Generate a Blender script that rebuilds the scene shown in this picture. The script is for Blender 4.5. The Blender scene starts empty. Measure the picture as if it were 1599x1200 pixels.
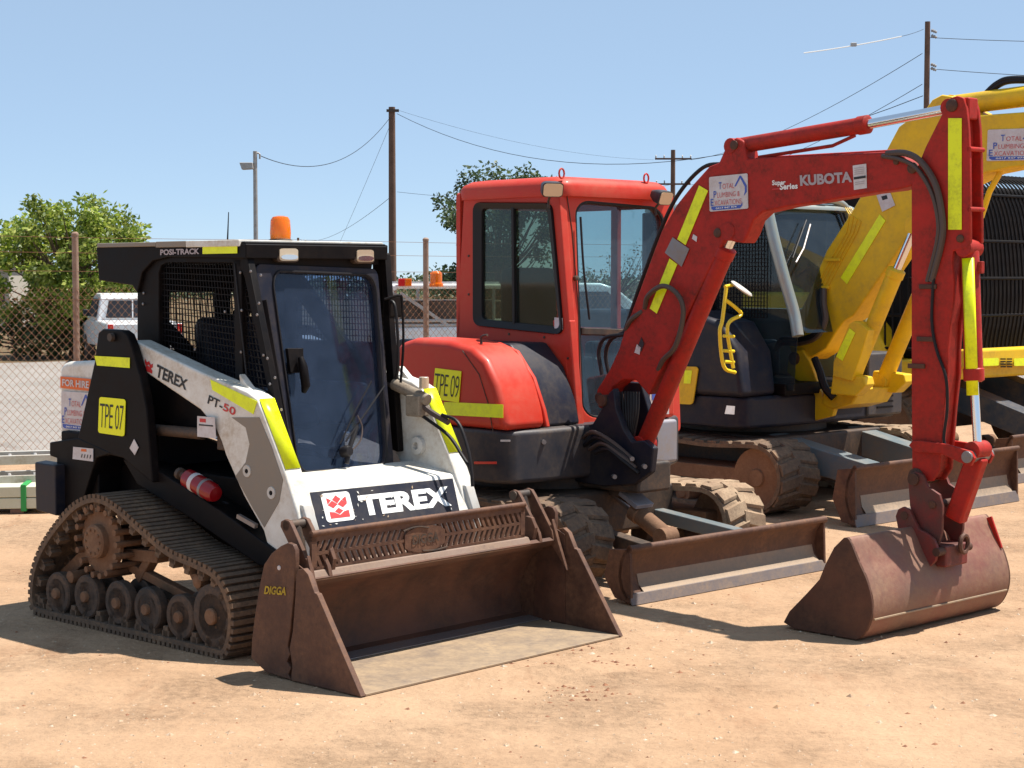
import bpy, bmesh, math, random
from mathutils import Vector, Matrix
R = math.radians
random.seed(7)
scene = bpy.context.scene
COL = scene.collection

# ------------------------------------------------------------------ camera, sky, sun
FPX, HOR, HCAM, CX, CY = 2760.0, 435.0, 1.75, 799.5, 600.0
PITCH = math.atan((CY-HOR)/FPX)
cd = bpy.data.cameras.new('camera'); cam = bpy.data.objects.new('camera', cd); COL.objects.link(cam)
cam.location = (0, 0, HCAM); cam.rotation_euler = (math.pi/2-PITCH, 0, 0)
cd.sensor_width = 36; cd.lens = FPX/1599*36; cd.clip_start = .1; cd.clip_end = 3000
scene.camera = cam
SUN = Vector((.42, .12, 1.0)).normalized()
w = bpy.data.worlds.new('World'); scene.world = w; w.use_nodes = True
nt = w.node_tree; bg = nt.nodes['Background']; bg.inputs['Strength'].default_value = .086
sky = nt.nodes.new('ShaderNodeTexSky'); sky.sky_type = 'NISHITA'; sky.sun_disc = False
sky.sun_elevation = math.asin(SUN.z); sky.sun_rotation = math.atan2(SUN.x, SUN.y)
sky.air_density = .5; sky.dust_density = 0; sky.ozone_density = 3.0; sky.altitude = 0
smx = nt.nodes.new('ShaderNodeMix'); smx.data_type = 'RGBA'; smx.inputs[0].default_value = .6; smx.inputs[7].default_value = (3.7, 5.0, 6.4, 1)
nt.links.new(sky.outputs[0], smx.inputs[6]); nt.links.new(smx.outputs[2], bg.inputs[0])
sl = bpy.data.lights.new('sun', 'SUN'); sl.energy = 5.0; sl.angle = R(.5); sl.color = (1, .95, .87)
so = bpy.data.objects.new('sun', sl); COL.objects.link(so); so.rotation_euler = SUN.to_track_quat('Z', 'Y').to_euler()
vs = scene.view_settings; vs.view_transform = 'Standard'; vs.look = 'None'; vs.gamma = 1; vs.exposure = .72
scene.render.resolution_x = 1024; scene.render.resolution_y = 768
scene.cycles.max_bounces = 10; scene.cycles.transparent_max_bounces = 24

# ------------------------------------------------------------------ helpers: frames measured from the photo's perspective
def ray(px, py):
    x = (px-CX)/FPX; y = (CY-py)/FPX; c, s = math.cos(PITCH), math.sin(PITCH)
    return Vector((x, c+y*s, -s+y*c))
def at(px, py, d):
    r = ray(px, py); return Vector((0, 0, HCAM))+r*(d/r.y)
def ground(px, py, z=0):
    r = ray(px, py); return Vector((0, 0, HCAM))+r*((z-HCAM)/r.z)
class Frame:                     # a machine's own axes: a forward, b sideways, z up
    def __init__(s, O, f):
        s.O = Vector((O[0], O[1], 0)); s.f = Vector((f[0], f[1], 0)).normalized(); s.l = Vector((-s.f.y, s.f.x, 0))
    def loc(s, P): d = P-s.O; return Vector((d.dot(s.f), d.dot(s.l), d.z))
    def _pl(s, px, py, p0, n):
        r = ray(px, py); o = Vector((0, 0, HCAM)); return s.loc(o+r*((p0-o).dot(n)/r.dot(n)))
    def b(s, px, py, b): return s._pl(px, py, s.O+s.l*b, s.l)
    def a(s, px, py, a): return s._pl(px, py, s.O+s.f*a, s.f)
    def z(s, px, py, z=0): return s.loc(ground(px, py, z))
    def rot(s): return math.atan2(s.f.y, s.f.x)
    def W(s, a, b, z): return s.O+s.f*a+s.l*b+Vector((0, 0, z))

# ------------------------------------------------------------------ helpers: materials
def srgb(r, g, b):
    return tuple(((c/255+.055)/1.055)**2.4 if c > 10 else c/255/12.92 for c in (r, g, b))+(1,)
def mat(name, col, rough=.5, metal=0, dirt=None, damt=.3, dscale=4, bump=.0, bscale=60, coat=0, col2=None, scale2=3, grain=0, spec=.5):
    m = bpy.data.materials.new(name); m.use_nodes = True; n = m.node_tree.nodes; L = m.node_tree.links
    p = n['Principled BSDF']; p.inputs['Roughness'].default_value = rough; p.inputs['Metallic'].default_value = metal
    p.inputs['Coat Weight'].default_value = coat; p.inputs['Coat Roughness'].default_value = .15
    p.inputs['Specular IOR Level'].default_value = spec
    tc = n.new('ShaderNodeTexCoord')
    def noise(scale, detail=6, rough_=.6):
        t = n.new('ShaderNodeTexNoise'); t.inputs['Scale'].default_value = scale; t.inputs['Detail'].default_value = detail
        t.inputs['Roughness'].default_value = rough_; L.new(tc.outputs['Object'], t.inputs['Vector']); return t
    def ramp(src, lo, hi):
        r = n.new('ShaderNodeMapRange'); r.inputs[1].default_value = lo; r.inputs[2].default_value = hi; L.new(src, r.inputs[0]); return r.outputs[0]
    def mix(f, a, b):
        x = n.new('ShaderNodeMix'); x.data_type = 'RGBA'; L.new(f, x.inputs[0])
        for i, v in ((6, a), (7, b)):
            if hasattr(v, 'links'): L.new(v, x.inputs[i])
            else: x.inputs[i].default_value = v
        return x.outputs[2]
    c = col if len(col) == 4 else tuple(col)+(1,)
    if col2 is not None: c = mix(ramp(noise(scale2).outputs[0], .38, .62), c, tuple(col2)+((1,) if len(col2) == 3 else ()))
    if grain:
        g = noise(bscale*1.7, 4, .7); dk = n.new('ShaderNodeMix'); dk.data_type = 'RGBA'; dk.blend_type = 'MULTIPLY'; dk.inputs[0].default_value = grain
        if hasattr(c, 'links'): L.new(c, dk.inputs[6])
        else: dk.inputs[6].default_value = c
        rr = n.new('ShaderNodeMapRange'); rr.inputs[1].default_value = .3; rr.inputs[2].default_value = .7; rr.inputs[3].default_value = .35; rr.inputs[4].default_value = 1.5
        L.new(g.outputs[0], rr.inputs[0]); L.new(rr.outputs[0], dk.inputs[7]); c = dk.outputs[2]
    if dirt is not None:
        nz = noise(dscale, 8, .68); n2 = noise(dscale*7, 5, .7)
        mul = n.new('ShaderNodeMath'); mul.operation = 'MULTIPLY'; L.new(ramp(nz.outputs[0], .5-damt*.45, .95-damt*.45), mul.inputs[0]); L.new(ramp(n2.outputs[0], .2, .62), mul.inputs[1])
        c = mix(mul.outputs[0], c, tuple(dirt)+((1,) if len(dirt) == 3 else ()))
        rr = n.new('ShaderNodeMapRange'); rr.inputs[3].default_value = rough; rr.inputs[4].default_value = min(1, rough+.35); L.new(mul.outputs[0], rr.inputs[0]); L.new(rr.outputs[0], p.inputs['Roughness'])
    if hasattr(c, 'links'): L.new(c, p.inputs['Base Color'])
    else: p.inputs['Base Color'].default_value = c
    if bump:
        bz = noise(bscale, 6, .65); b = n.new('ShaderNodeBump'); b.inputs['Strength'].default_value = bump; b.inputs['Distance'].default_value = .01
        L.new(bz.outputs[0], b.inputs['Height']); L.new(b.outputs[0], p.inputs['Normal'])
    return m
def glass(name, tint, dust, damt, fres=.9):
    m = bpy.data.materials.new(name); m.use_nodes = True; n = m.node_tree.nodes; L = m.node_tree.links
    out = n['Material Output']; n.remove(n['Principled BSDF'])
    tr = n.new('ShaderNodeBsdfTransparent'); tr.inputs[0].default_value = tint+(1,)
    gl = n.new('ShaderNodeBsdfGlossy'); gl.inputs['Roughness'].default_value = .03
    df = n.new('ShaderNodeBsdfDiffuse'); df.inputs[0].default_value = dust+(1,)
    lw = n.new('ShaderNodeLayerWeight'); lw.inputs[0].default_value = .5
    pw = n.new('ShaderNodeMath'); pw.operation = 'POWER'; pw.inputs[1].default_value = 4; L.new(lw.outputs['Facing'], pw.inputs[0])
    mu = n.new('ShaderNodeMath'); mu.operation = 'MULTIPLY_ADD'; mu.inputs[1].default_value = fres; mu.inputs[2].default_value = .04; mu.use_clamp = True; L.new(pw.outputs[0], mu.inputs[0])
    m1 = n.new('ShaderNodeMixShader'); L.new(mu.outputs[0], m1.inputs[0]); L.new(tr.outputs[0], m1.inputs[1]); L.new(gl.outputs[0], m1.inputs[2])
    tc = n.new('ShaderNodeTexCoord'); nz = n.new('ShaderNodeTexNoise'); nz.inputs['Scale'].default_value = 5; nz.inputs['Detail'].default_value = 10; nz.inputs['Roughness'].default_value = .75
    L.new(tc.outputs['Object'], nz.inputs['Vector'])
    r = n.new('ShaderNodeMapRange'); r.inputs[1].default_value = .35; r.inputs[2].default_value = .75; r.inputs[3].default_value = damt*.5; r.inputs[4].default_value = damt*1.7
    L.new(nz.outputs[0], r.inputs[0])
    m2 = n.new('ShaderNodeMixShader'); L.new(r.outputs[0], m2.inputs[0]); L.new(m1.outputs[0], m2.inputs[1]); L.new(df.outputs[0], m2.inputs[2])
    L.new(m2.outputs[0], out.inputs[0]); return m

DUST = (.36, .22, .12)
M = {}
M['red'] = mat('red_paint', (.55, .012, .008), .36, 0, (.30, .09, .05), .2, 5, .03, 40, .1, spec=.3)
M['redold'] = mat('worn_red_paint', (.46, .022, .013), .42, 0, (.11, .025, .018), .46, 7, .05, 50, 0, spec=.22)
M['redcab'] = mat('red_cab_paint', (.52, .030, .014), .45, 0, (.50, .085, .05), .34, 3, .02, 40, .06, spec=.3)
M['white'] = mat('white_paint', (.74, .73, .68), .4, 0, (.40, .30, .19), .40, 6, .03, 40, .2)
M['offwhite'] = mat('grey_white_paint', (.56, .54, .50), .45, 0, (.36, .28, .2), .2, 5)
M['taupe'] = mat('taupe_decal', (.22, .19, .155), .5, 0, (.3, .22, .15), .2, 6)
M['black'] = mat('black_paint', (.0035, .0028, .0035), .5, 0, (.022, .014, .010), .22, 6, .04, 50, spec=.14)
M['blacksteel'] = mat('dark_steel', (.03, .026, .024), .5, .2, (.16, .09, .05), .45, 6, .08, 60)
M['navy'] = mat('navy_charcoal_paint', (.012, .014, .026), .42, 0, (.07, .05, .035), .22, 5, .03, spec=.25)
M['rubber'] = mat('black_rubber', (.022, .021, .02), .75, 0, (.17, .10, .06), .5, 7, .1, 60)
M['track'] = mat('dusty_track_rubber', (.075, .052, .038), .9, 0, (.27, .165, .095), .55, 5, .25, 70, 0, (.04, .03, .026), 5, .4)
M['trackdust'] = mat('clay_dusted_rubber', (.42, .30, .19), .95, 0, (.13, .085, .055), .4, 6, .3, 70, 0, (.30, .2, .125), 7, .4)
M['rust'] = mat('rusty_brown_steel', (.066, .026, .017), .55, .25, (.22, .11, .06), .46, 5, .12, 60, 0, (.05, .022, .016), 3)
M['rustdark'] = mat('dark_rusty_steel', (.040, .018, .013), .6, .2, (.15, .07, .04), .45, 5, .12, 60, 0, (.10, .036, .02), 4)
M['wornsteel'] = mat('worn_bucket_floor', (.30, .22, .155), .5, .35, (.42, .30, .18), .6, 4, .1, 60, 0, (.22, .17, .14), 6)
M['steel'] = mat('scuffed_grey_steel', (.24, .235, .25), .36, .6, (.32, .23, .16), .4, 8, .08, 70)
M['chrome'] = mat('chrome_rod', (.75, .76, .8), .12, 1)
M['galv'] = mat('galvanised_pipe', (.42, .41, .40), .5, .5, (.3, .22, .16), .3, 9)
M['rustwire'] = mat('rusty_fence_wire', (.30, .15, .085), .8, .1)
M['rustpost'] = mat('weathered_fence_post', (.33, .235, .18), .75, .1, (.2, .09, .05), .4, 6)
M['clay'] = mat('clay_rusty_hub', (.15, .07, .035), .8, .1, (.28, .16, .09), .5, 9, .2)
M['yel'] = mat('yellow_paint', (.80, .50, .008), .42, 0, (.42, .25, .05), .28, 4, .03, 40, .05, spec=.3)
M['lime'] = mat('lime_reflective_tape', (.85, .95, .0), .35, 0, (.5, .5, .05), .12, 20)
M['limeold'] = mat('grubby_reflective_tape', (.85, .92, .0), .4, 0, (.12, .12, .03), .12, 12)
M['plate'] = mat('yellow_fleet_tag', (.90, .90, .0), .5)
M['inkblack'] = mat('black_lettering', (.012, .012, .014), .5)
M['inkwhite'] = mat('white_lettering', (.80, .79, .76), .5)
M['inksilver'] = mat('silver_lettering', (.40, .33, .33), .4, .2)
M['inkred'] = mat('red_lettering', (.55, .03, .03), .5)
M['inkblue'] = mat('blue_lettering', (.05, .10, .42), .5)
M['inkyellow'] = mat('yellow_lettering', (.50, .34, .01), .6, 0, (.06, .03, .02), .35, 40)
M['sticker'] = mat('white_sticker', (.62, .58, .58), .5, 0, (.4, .3, .25), .2, 14)
M['orange'] = mat('orange_sticker', (.72, .14, .02), .5)
M['amber'] = bpy.data.materials.new('amber_lens'); M['amber'].use_nodes = True
p = M['amber'].node_tree.nodes['Principled BSDF']; p.inputs['Base Color'].default_value = (.9, .20, .005, 1); p.inputs['Roughness'].default_value = .12; p.inputs['Transmission Weight'].default_value = .35; p.inputs['Subsurface Weight'].default_value = .3
M['redlens'] = mat('red_lens', (.6, .01, .01), .15)
M['lamp'] = mat('lamp_glass', (.62, .50, .36), .12, .3)
M['clearlens'] = mat('clear_lens', (.7, .68, .62), .12, .2)
M['extred'] = mat('extinguisher_red', (.24, .004, .008), .3, 0, None, coat=.2)
M['glassT'] = glass('dusty_blue_cab_glass', (.40, .50, .66), (.10, .14, .23), .13, 1.5)
M['glassK'] = glass('tinted_side_glass', (.42, .50, .42), (.2, .22, .2), .06, 1.2)
M['glassF'] = glass('blue_tinted_windscreen', (.55, .68, .70), (.3, .4, .5), .06, 1.0)
M['glassY'] = glass('dark_cab_glass', (.42, .52, .56), (.2, .25, .3), .05, 1.3)
M['seat'] = mat('dark_seat_vinyl', (.010, .012, .02), .6)
M['wood'] = mat('weathered_timber', (.17, .095, .065), .85, 0, (.09, .05, .035), .5, 2, .2, 30)
M['palewood'] = mat('pale_timber', (.50, .50, .36), .8, 0, (.6, .6, .5), .4, 5)
M['lemon'] = mat('lemon_paint', (.85, .62, .02), .4)
M['grubby'] = mat('grubby_fitting', (.30, .25, .19), .6, .1, (.12, .08, .05), .5, 18)
M['green'] = mat('green_strap', (.02, .28, .06), .6)
M['silver'] = mat('silver_cab_paint', (.30, .36, .36), .35, .4, DUST, .15, 4)
M['hose'] = mat('black_hose', (.012, .010, .011), .5, spec=.3)
M['brownhose'] = mat('brown_worn_hose', (.07, .045, .035), .5)
M['bark'] = mat('tree_bark', (.13, .085, .055), .9, 0, None, bump=.3, bscale=20)

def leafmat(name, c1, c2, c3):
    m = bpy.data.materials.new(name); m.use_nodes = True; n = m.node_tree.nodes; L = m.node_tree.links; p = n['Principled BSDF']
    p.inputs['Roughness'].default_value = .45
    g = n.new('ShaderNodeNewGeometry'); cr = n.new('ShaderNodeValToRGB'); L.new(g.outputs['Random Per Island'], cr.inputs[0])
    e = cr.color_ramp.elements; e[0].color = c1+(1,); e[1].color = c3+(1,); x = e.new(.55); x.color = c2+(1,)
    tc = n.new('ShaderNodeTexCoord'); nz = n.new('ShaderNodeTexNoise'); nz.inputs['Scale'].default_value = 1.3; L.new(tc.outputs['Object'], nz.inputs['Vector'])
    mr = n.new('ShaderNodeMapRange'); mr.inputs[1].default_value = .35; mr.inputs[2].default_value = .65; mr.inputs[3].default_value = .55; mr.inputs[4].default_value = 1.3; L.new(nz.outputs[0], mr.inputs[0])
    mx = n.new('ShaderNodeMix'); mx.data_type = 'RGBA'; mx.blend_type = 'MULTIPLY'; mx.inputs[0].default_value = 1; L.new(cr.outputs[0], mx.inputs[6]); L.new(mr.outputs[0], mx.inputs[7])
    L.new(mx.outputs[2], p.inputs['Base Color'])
    tl = n.new('ShaderNodeBsdfTranslucent'); L.new(mx.outputs[2], tl.inputs[0]); ms = n.new('ShaderNodeMixShader'); ms.inputs[0].default_value = .42
    L.new(p.outputs[0], ms.inputs[1]); L.new(tl.outputs[0], ms.inputs[2]); L.new(ms.outputs[0], n['Material Output'].inputs[0])
    return m
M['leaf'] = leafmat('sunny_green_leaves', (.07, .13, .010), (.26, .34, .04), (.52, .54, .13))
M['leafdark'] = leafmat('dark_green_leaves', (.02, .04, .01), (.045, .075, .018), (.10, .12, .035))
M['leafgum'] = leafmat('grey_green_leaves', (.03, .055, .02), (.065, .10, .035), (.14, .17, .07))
M['leafdry'] = leafmat('dry_brown_leaves', (.10, .075, .04), (.17, .13, .07), (.12, .14, .06))

# ------------------------------------------------------------------ helpers: meshes
class MB:
    def __init__(s): s.v = []; s.f = []
    def add(s, vs, fs):
        o = len(s.v); s.v += [Vector(v) for v in vs]; s.f += [[i+o for i in f] for f in fs]; return s
    def ext(s, pts, vec):                                   # polygon pushed along vec
        n = len(pts); vec = Vector(vec); P = [Vector(p) for p in pts]
        return s.add(P+[p+vec for p in P], [list(range(n))[::-1], list(range(n, 2*n))]+[[i, (i+1) % n, (i+1) % n+n, i+n] for i in range(n)])
    def sheet(s, pts): return s.add(pts, [list(range(len(pts)))])
    def side(s, fr, px, b0, b1): return s.ext([fr.b(x, y, b0) for x, y in px], (0, b1-b0, 0))
    def front(s, fr, px, a0, a1): return s.ext([fr.a(x, y, a0) for x, y in px], (a1-a0, 0, 0))
    def az(s, pts, b0, b1): return s.ext([(a, b0, z) for a, z in pts], (0, b1-b0, 0))
    def bz(s, pts, a0, a1): return s.ext([(a0, b, z) for b, z in pts], (a1-a0, 0, 0))
    def box(s, lo, hi):
        x0, y0, z0 = lo; x1, y1, z1 = hi
        return s.ext([(x0, y0, z0), (x1, y0, z0), (x1, y1, z0), (x0, y1, z0)], (0, 0, z1-z0))
    def obox(s, c, ax, ay, az):
        c = Vector(c); ax, ay, az = Vector(ax), Vector(ay), Vector(az)
        return s.ext([c-ax-ay-az, c+ax-ay-az, c+ax+ay-az, c-ax+ay-az], az*2)
    def beam(s, p0, p1, w, h, up=(0, 0, 1)):
        p0, p1 = Vector(p0), Vector(p1); d = p1-p0; x = d.cross(Vector(up)).normalized(); y = x.cross(d).normalized()
        return s.ext([p0-x*w/2-y*h/2, p0+x*w/2-y*h/2, p0+x*w/2+y*h/2, p0-x*w/2+y*h/2], d)
    def tube(s, pts, r, n=8, closed=False, flat=None):
        P = [Vector(p) for p in pts]; N = len(P); rings = []; prev = None
        for i, p in enumerate(P):
            if closed: t = (P[(i+1) % N]-P[i-1]).normalized()
            else: t = ((P[min(i+1, N-1)]-P[max(i-1, 0)])).normalized()
            if prev is None: x = t.orthogonal().normalized()
            else:
                x = prev-t*prev.dot(t)
                x = x.normalized() if x.length > 1e-6 else t.orthogonal().normalized()
            prev = x; y = t.cross(x); rr = r[i] if isinstance(r, (list, tuple)) else r
            rings.append([p+(x*math.cos(k*2*math.pi/n)+y*math.sin(k*2*math.pi/n))*rr for k in range(n)])
        vs = [v for g in rings for v in g]; fs = []
        for i in range(N if closed else N-1):
            j = (i+1) % N
            fs += [[i*n+k, i*n+(k+1) % n, j*n+(k+1) % n, j*n+k] for k in range(n)]
        if not closed: fs += [list(range(n))[::-1], [(N-1)*n+k for k in range(n)]]
        return s.add(vs, fs)
    def cyl(s, p0, p1, r, n=20, r2=None): return s.tube([p0, p1], [r, r if r2 is None else r2], n)
    def lathe(s, c, axis, prof, n=32):                      # prof: (radius, distance along axis)
        c = Vector(c); ax = Vector(axis).normalized(); x = ax.orthogonal().normalized(); y = ax.cross(x); vs = []; fs = []
        for r, h in prof: vs += [c+ax*h+(x*math.cos(k*2*math.pi/n)+y*math.sin(k*2*math.pi/n))*max(r, 1e-4) for k in range(n)]
        for i in range(len(prof)-1): fs += [[i*n+k, i*n+(k+1) % n, (i+1)*n+(k+1) % n, (i+1)*n+k] for k in range(n)]
        fs += [list(range(n))[::-1], [(len(prof)-1)*n+k for k in range(n)]]
        return s.add(vs, fs)
    def ring(s, outer, inner, vec):                         # flat frame between two loops, pushed along vec
        n = len(outer); vec = Vector(vec); o = [Vector(p) for p in outer]; i_ = [Vector(p) for p in inner]
        vs = o+i_+[p+vec for p in o]+[p+vec for p in i_]; fs = []
        for k in range(n):
            j = (k+1) % n
            fs += [[k, j, n+j, n+k], [2*n+k, 3*n+k, 3*n+j, 2*n+j], [k, 2*n+k, 2*n+j, j], [n+k, n+j, 3*n+j, 3*n+k]]
        return s.add(vs, fs)
    def loft(s, secs, cap=True):
        n = len(secs[0]); vs = [Vector(v) for g in secs for v in g]; fs = []
        for i in range(len(secs)-1): fs += [[i*n+k, i*n+(k+1) % n, (i+1)*n+(k+1) % n, (i+1)*n+k] for k in range(n)]
        if cap: fs += [list(range(n))[::-1], [(len(secs)-1)*n+k for k in range(n)]]
        return s.add(vs, fs)
    def strip(s, line, off, thick=None):                    # swept sheet: polyline 'line' copied by 'off'
        n = len(line); L = [Vector(p) for p in line]; o = Vector(off)
        return s.add(L+[p+o for p in L], [[i, i+1, n+i+1, n+i] for i in range(n-1)])
    def shell(s, line, t, b0, b1):                          # line in (a,z), thickness t, spanning b0..b1
        P = [Vector((a, z)) for a, z in line]; Q = []
        for i, p in enumerate(P):
            d = (P[min(i+1, len(P)-1)]-P[max(i-1, 0)]).normalized(); Q.append(p+Vector((-d.y, d.x))*t)
        n = len(P); vs = []
        for b in (b0, b1): vs += [(p.x, b, p.y) for p in P]+[(q.x, b, q.y) for q in Q]
        fs = []
        for i in range(n-1): fs += [[i, i+1, 2*n+i+1, 2*n+i], [n+i, 3*n+i, 3*n+i+1, n+i+1], [i, n+i, n+i+1, i+1], [2*n+i, 2*n+i+1, 3*n+i+1, 3*n+i]]
        fs += [[0, 2*n, 3*n, n], [n-1, 2*n-1, 4*n-1, 3*n-1]]
        return s.add(vs, fs)
    def merge(s, o): return s.add(o.v, o.f)
    def build(s, name, m, parent=None, bevel=0, seg=2, smooth=38, label=None, kind=None, solid=0, fixn=True):
        me = bpy.data.meshes.new(name); me.from_pydata([tuple(v) for v in s.v], [], s.f); me.materials.append(m)
        bm = bmesh.new(); bm.from_mesh(me)
        if fixn: bmesh.ops.recalc_face_normals(bm, faces=bm.faces)
        bm.to_mesh(me); bm.free()
        if smooth:
            me.polygons.foreach_set('use_smooth', [True]*len(me.polygons)); me.set_sharp_from_angle(angle=R(smooth))
        o = bpy.data.objects.new(name, me); COL.objects.link(o)
        if parent: o.parent = parent
        if solid: x = o.modifiers.new('solid', 'SOLIDIFY'); x.thickness = solid; x.offset = 0
        if bevel:
            x = o.modifiers.new('bevel', 'BEVEL'); x.width = bevel; x.segments = seg; x.limit_method = 'ANGLE'; x.angle_limit = R(40); x.harden_normals = True
        if label: o['label'] = label
        if kind: o['kind'] = kind
        return o
def root(name, label, cat, fr=None, group=None, loc=None, rz=0):
    o = bpy.data.objects.new(name, None); COL.objects.link(o); o.empty_display_size = .2
    if fr: o.location = fr.O; o.rotation_euler = (0, 0, fr.rot())
    else: o.location = loc or (0, 0, 0); o.rotation_euler = (0, 0, rz)
    o['label'] = label; o['category'] = cat
    if group: o['group'] = group
    return o
def tag(o, label, cat, group=None):
    o['label'] = label; o['category'] = cat
    if group: o['group'] = group
    return o
def smoothpath(pts, k=6):
    P = [Vector(p) for p in pts]; P = [P[0]*2-P[1]]+P+[P[-1]*2-P[-2]]; out = []
    for i in range(1, len(P)-2):
        for j in range(k):
            t = j/k; a, b, c, d = P[i-1], P[i], P[i+1], P[i+2]
            out.append(.5*((2*b)+(c-a)*t+(2*a-5*b+4*c-d)*t*t+(3*b-a-3*c+d)*t**3))
    out.append(P[-2]); return out
def rrect(q, r=.12, n=5, aspect=1.0):                       # rounded loop inside quad q = [bottom-left, bottom-right, top-right, top-left]
    q = [Vector(p) for p in q]; rx, ry = r, r*aspect; out = []
    for cx, cy, a0 in ((1-rx, ry, -90), (1-rx, 1-ry, 0), (rx, 1-ry, 90), (rx, ry, 180)):
        for k in range(n+1):
            a = R(a0+90*k/n); u = cx+rx*math.cos(a); v = cy+ry*math.sin(a)
            out.append((q[0]*(1-u)+q[1]*u)*(1-v)+(q[3]*(1-u)+q[2]*u)*v)
    return out
_txt = {}
def text_mesh(s, bold=0.0, spacing=1.0):
    key = (s, bold, spacing)
    if key in _txt: return _txt[key]
    c = bpy.data.curves.new('t', 'FONT'); c.body = s; c.offset = bold; c.space_character = spacing; c.resolution_u = 3
    o = bpy.data.objects.new('t', c); COL.objects.link(o); dg = bpy.context.evaluated_depsgraph_get()
    me = bpy.data.meshes.new_from_object(o.evaluated_get(dg)); vs = [v.co.copy() for v in me.vertices]; fs = [list(p.vertices) for p in me.polygons]
    bpy.data.objects.remove(o); bpy.data.curves.remove(c); bpy.data.meshes.remove(me)
    x0 = min(v.x for v in vs); x1 = max(v.x for v in vs); y0 = min(v.y for v in vs); y1 = max(v.y for v in vs)
    vs = [((v.x-x0)/(x1-x0), (v.y-y0)/(y1-y0)) for v in vs]; _txt[key] = (vs, fs); return _txt[key]
def qpt(q, u, v): return (Vector(q[0])*(1-u)+Vector(q[1])*u)*(1-v)+(Vector(q[3])*(1-u)+Vector(q[2])*u)*v
def qnorm(q): return (Vector(q[1])-Vector(q[0])).cross(Vector(q[3])-Vector(q[0])).normalized()
def qsub(q, u0, v0, u1, v1): return [qpt(q, u0, v0), qpt(q, u1, v0), qpt(q, u1, v1), qpt(q, u0, v1)]
def write(s, q, m, parent, bold=0.0, off=.004, name='lettering', spacing=1.0, sub=None):
    vs, fs = text_mesh(s, bold, spacing); n = qnorm(q)*off
    if sub: q = qsub(q, *sub)
    return MB().add([qpt(q, u, v)+n for u, v in vs], fs).build(name, m, parent, smooth=0, fixn=False)
def plateq(q, m, parent, name='decal', off=.001, t=.002, r=0, bevel=0):
    n = qnorm(q); L = [p+n*off for p in (rrect(q, r, 4) if r else [Vector(p) for p in q])]
    return MB().ext(L, n*t).build(name, m, parent, smooth=0)
def shapeq(q, uvs, m, parent, name, off=.005):
    n = qnorm(q)*off; return MB().add([qpt(q, u, v)+n for u, v in uvs], [list(range(len(uvs)))]).build(name, m, parent, smooth=0, fixn=False)
def tpe_sign(q, parent, phone='0417 947 974'):
    pl = plateq(q, M['sticker'], parent, 'company_sign', .002, .003, .04)
    for i, (a, b, c) in enumerate((('T', 'OTAL', (.26, .62, .66, .82)), ('P', 'LUMBING &', (.12, .38, .80, .58)), ('E', 'XCAVATIONS', (.04, .16, .84, .36)))):
        u0, v0, u1, v1 = c
        write(a, q, M['inkblue'], pl, .01, .008, sub=(u0, v0, u0+.075, v1)); write(b, q, M['inkred'], pl, -.012, .008, sub=(u0+.10, v0, u1, v0+(v1-v0)*.72))
    write(phone, q, M['inkwhite'], pl, .02, .010, sub=(.18, .055, .72, .105))
    shapeq(q, [(.05, .14), (.05, .08), (.1, .03), (.8, .03), (.86, .1), (.86, .2), (.82, .12)], M['inkblue'], pl, 'digger_emblem', .0065)
    shapeq(q, [(.66, .66), (.80, .95), (.84, .95), (.98, .66), (.98, .48), (.9, .36), (.93, .5), (.93, .63), (.82, .88), (.70, .66)], M['inkblue'], pl, 'digger_emblem', .0065)
    return pl

# ================================================================== COMPACT TRACK LOADER (white, left)
p1, p2 = ground(565, 1090), ground(971, 995); d_ = (p2-p1).normalized()
T = Frame((p1+p2)/2, (d_.y, -d_.x))
def tilt(fr, px, py, p0, n):
    p0 = Vector(p0); n = Vector(n).normalized(); P0 = fr.O+fr.f*p0.x+fr.l*p0.y+Vector((0, 0, p0.z)); N = fr.f*n.x+fr.l*n.y+Vector((0, 0, n.z))
    return fr._pl(px, py, P0, N)
L = root('track_loader', 'white and black compact track loader with amber beacon and wide rusty bucket', 'track loader', T)

def closed_path(pts, step):
    P = [Vector(p) for p in pts]; n = len(P); S = []
    for i in range(n):
        a, b, c, d = P[i-1], P[i], P[(i+1) % n], P[(i+2) % n]
        for j in range(8):
            t = j/8; S.append(.5*((2*b)+(c-a)*t+(2*a-5*b+4*c-d)*t*t+(3*b-a-3*c+d)*t**3))
    S.append(S[0]); L_ = [0]
    for i in range(1, len(S)): L_.append(L_[-1]+(S[i]-S[i-1]).length)
    N = int(L_[-1]/step); out = []; k = 0
    for i in range(N):
        t = L_[-1]*i/N
        while L_[k+1] < t: k += 1
        u = (t-L_[k])/(L_[k+1]-L_[k]); out.append(S[k]*(1-u)+S[k+1]*u)
    return out
def band(mb, path, b0, b1, t, inward):
    n = len(path); nor = []
    for i in range(n):
        d = (path[(i+1) % n]-path[i-1]).normalized(); nor.append(Vector((-d.y, d.x))*inward)
    o = [(p.x, b0, p.y) for p in path]; q = [(p.x+m_.x*t, b0, p.y+m_.y*t) for p, m_ in zip(path, nor)]
    mb.ring(o, q, (0, b1-b0, 0)); return nor
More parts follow.
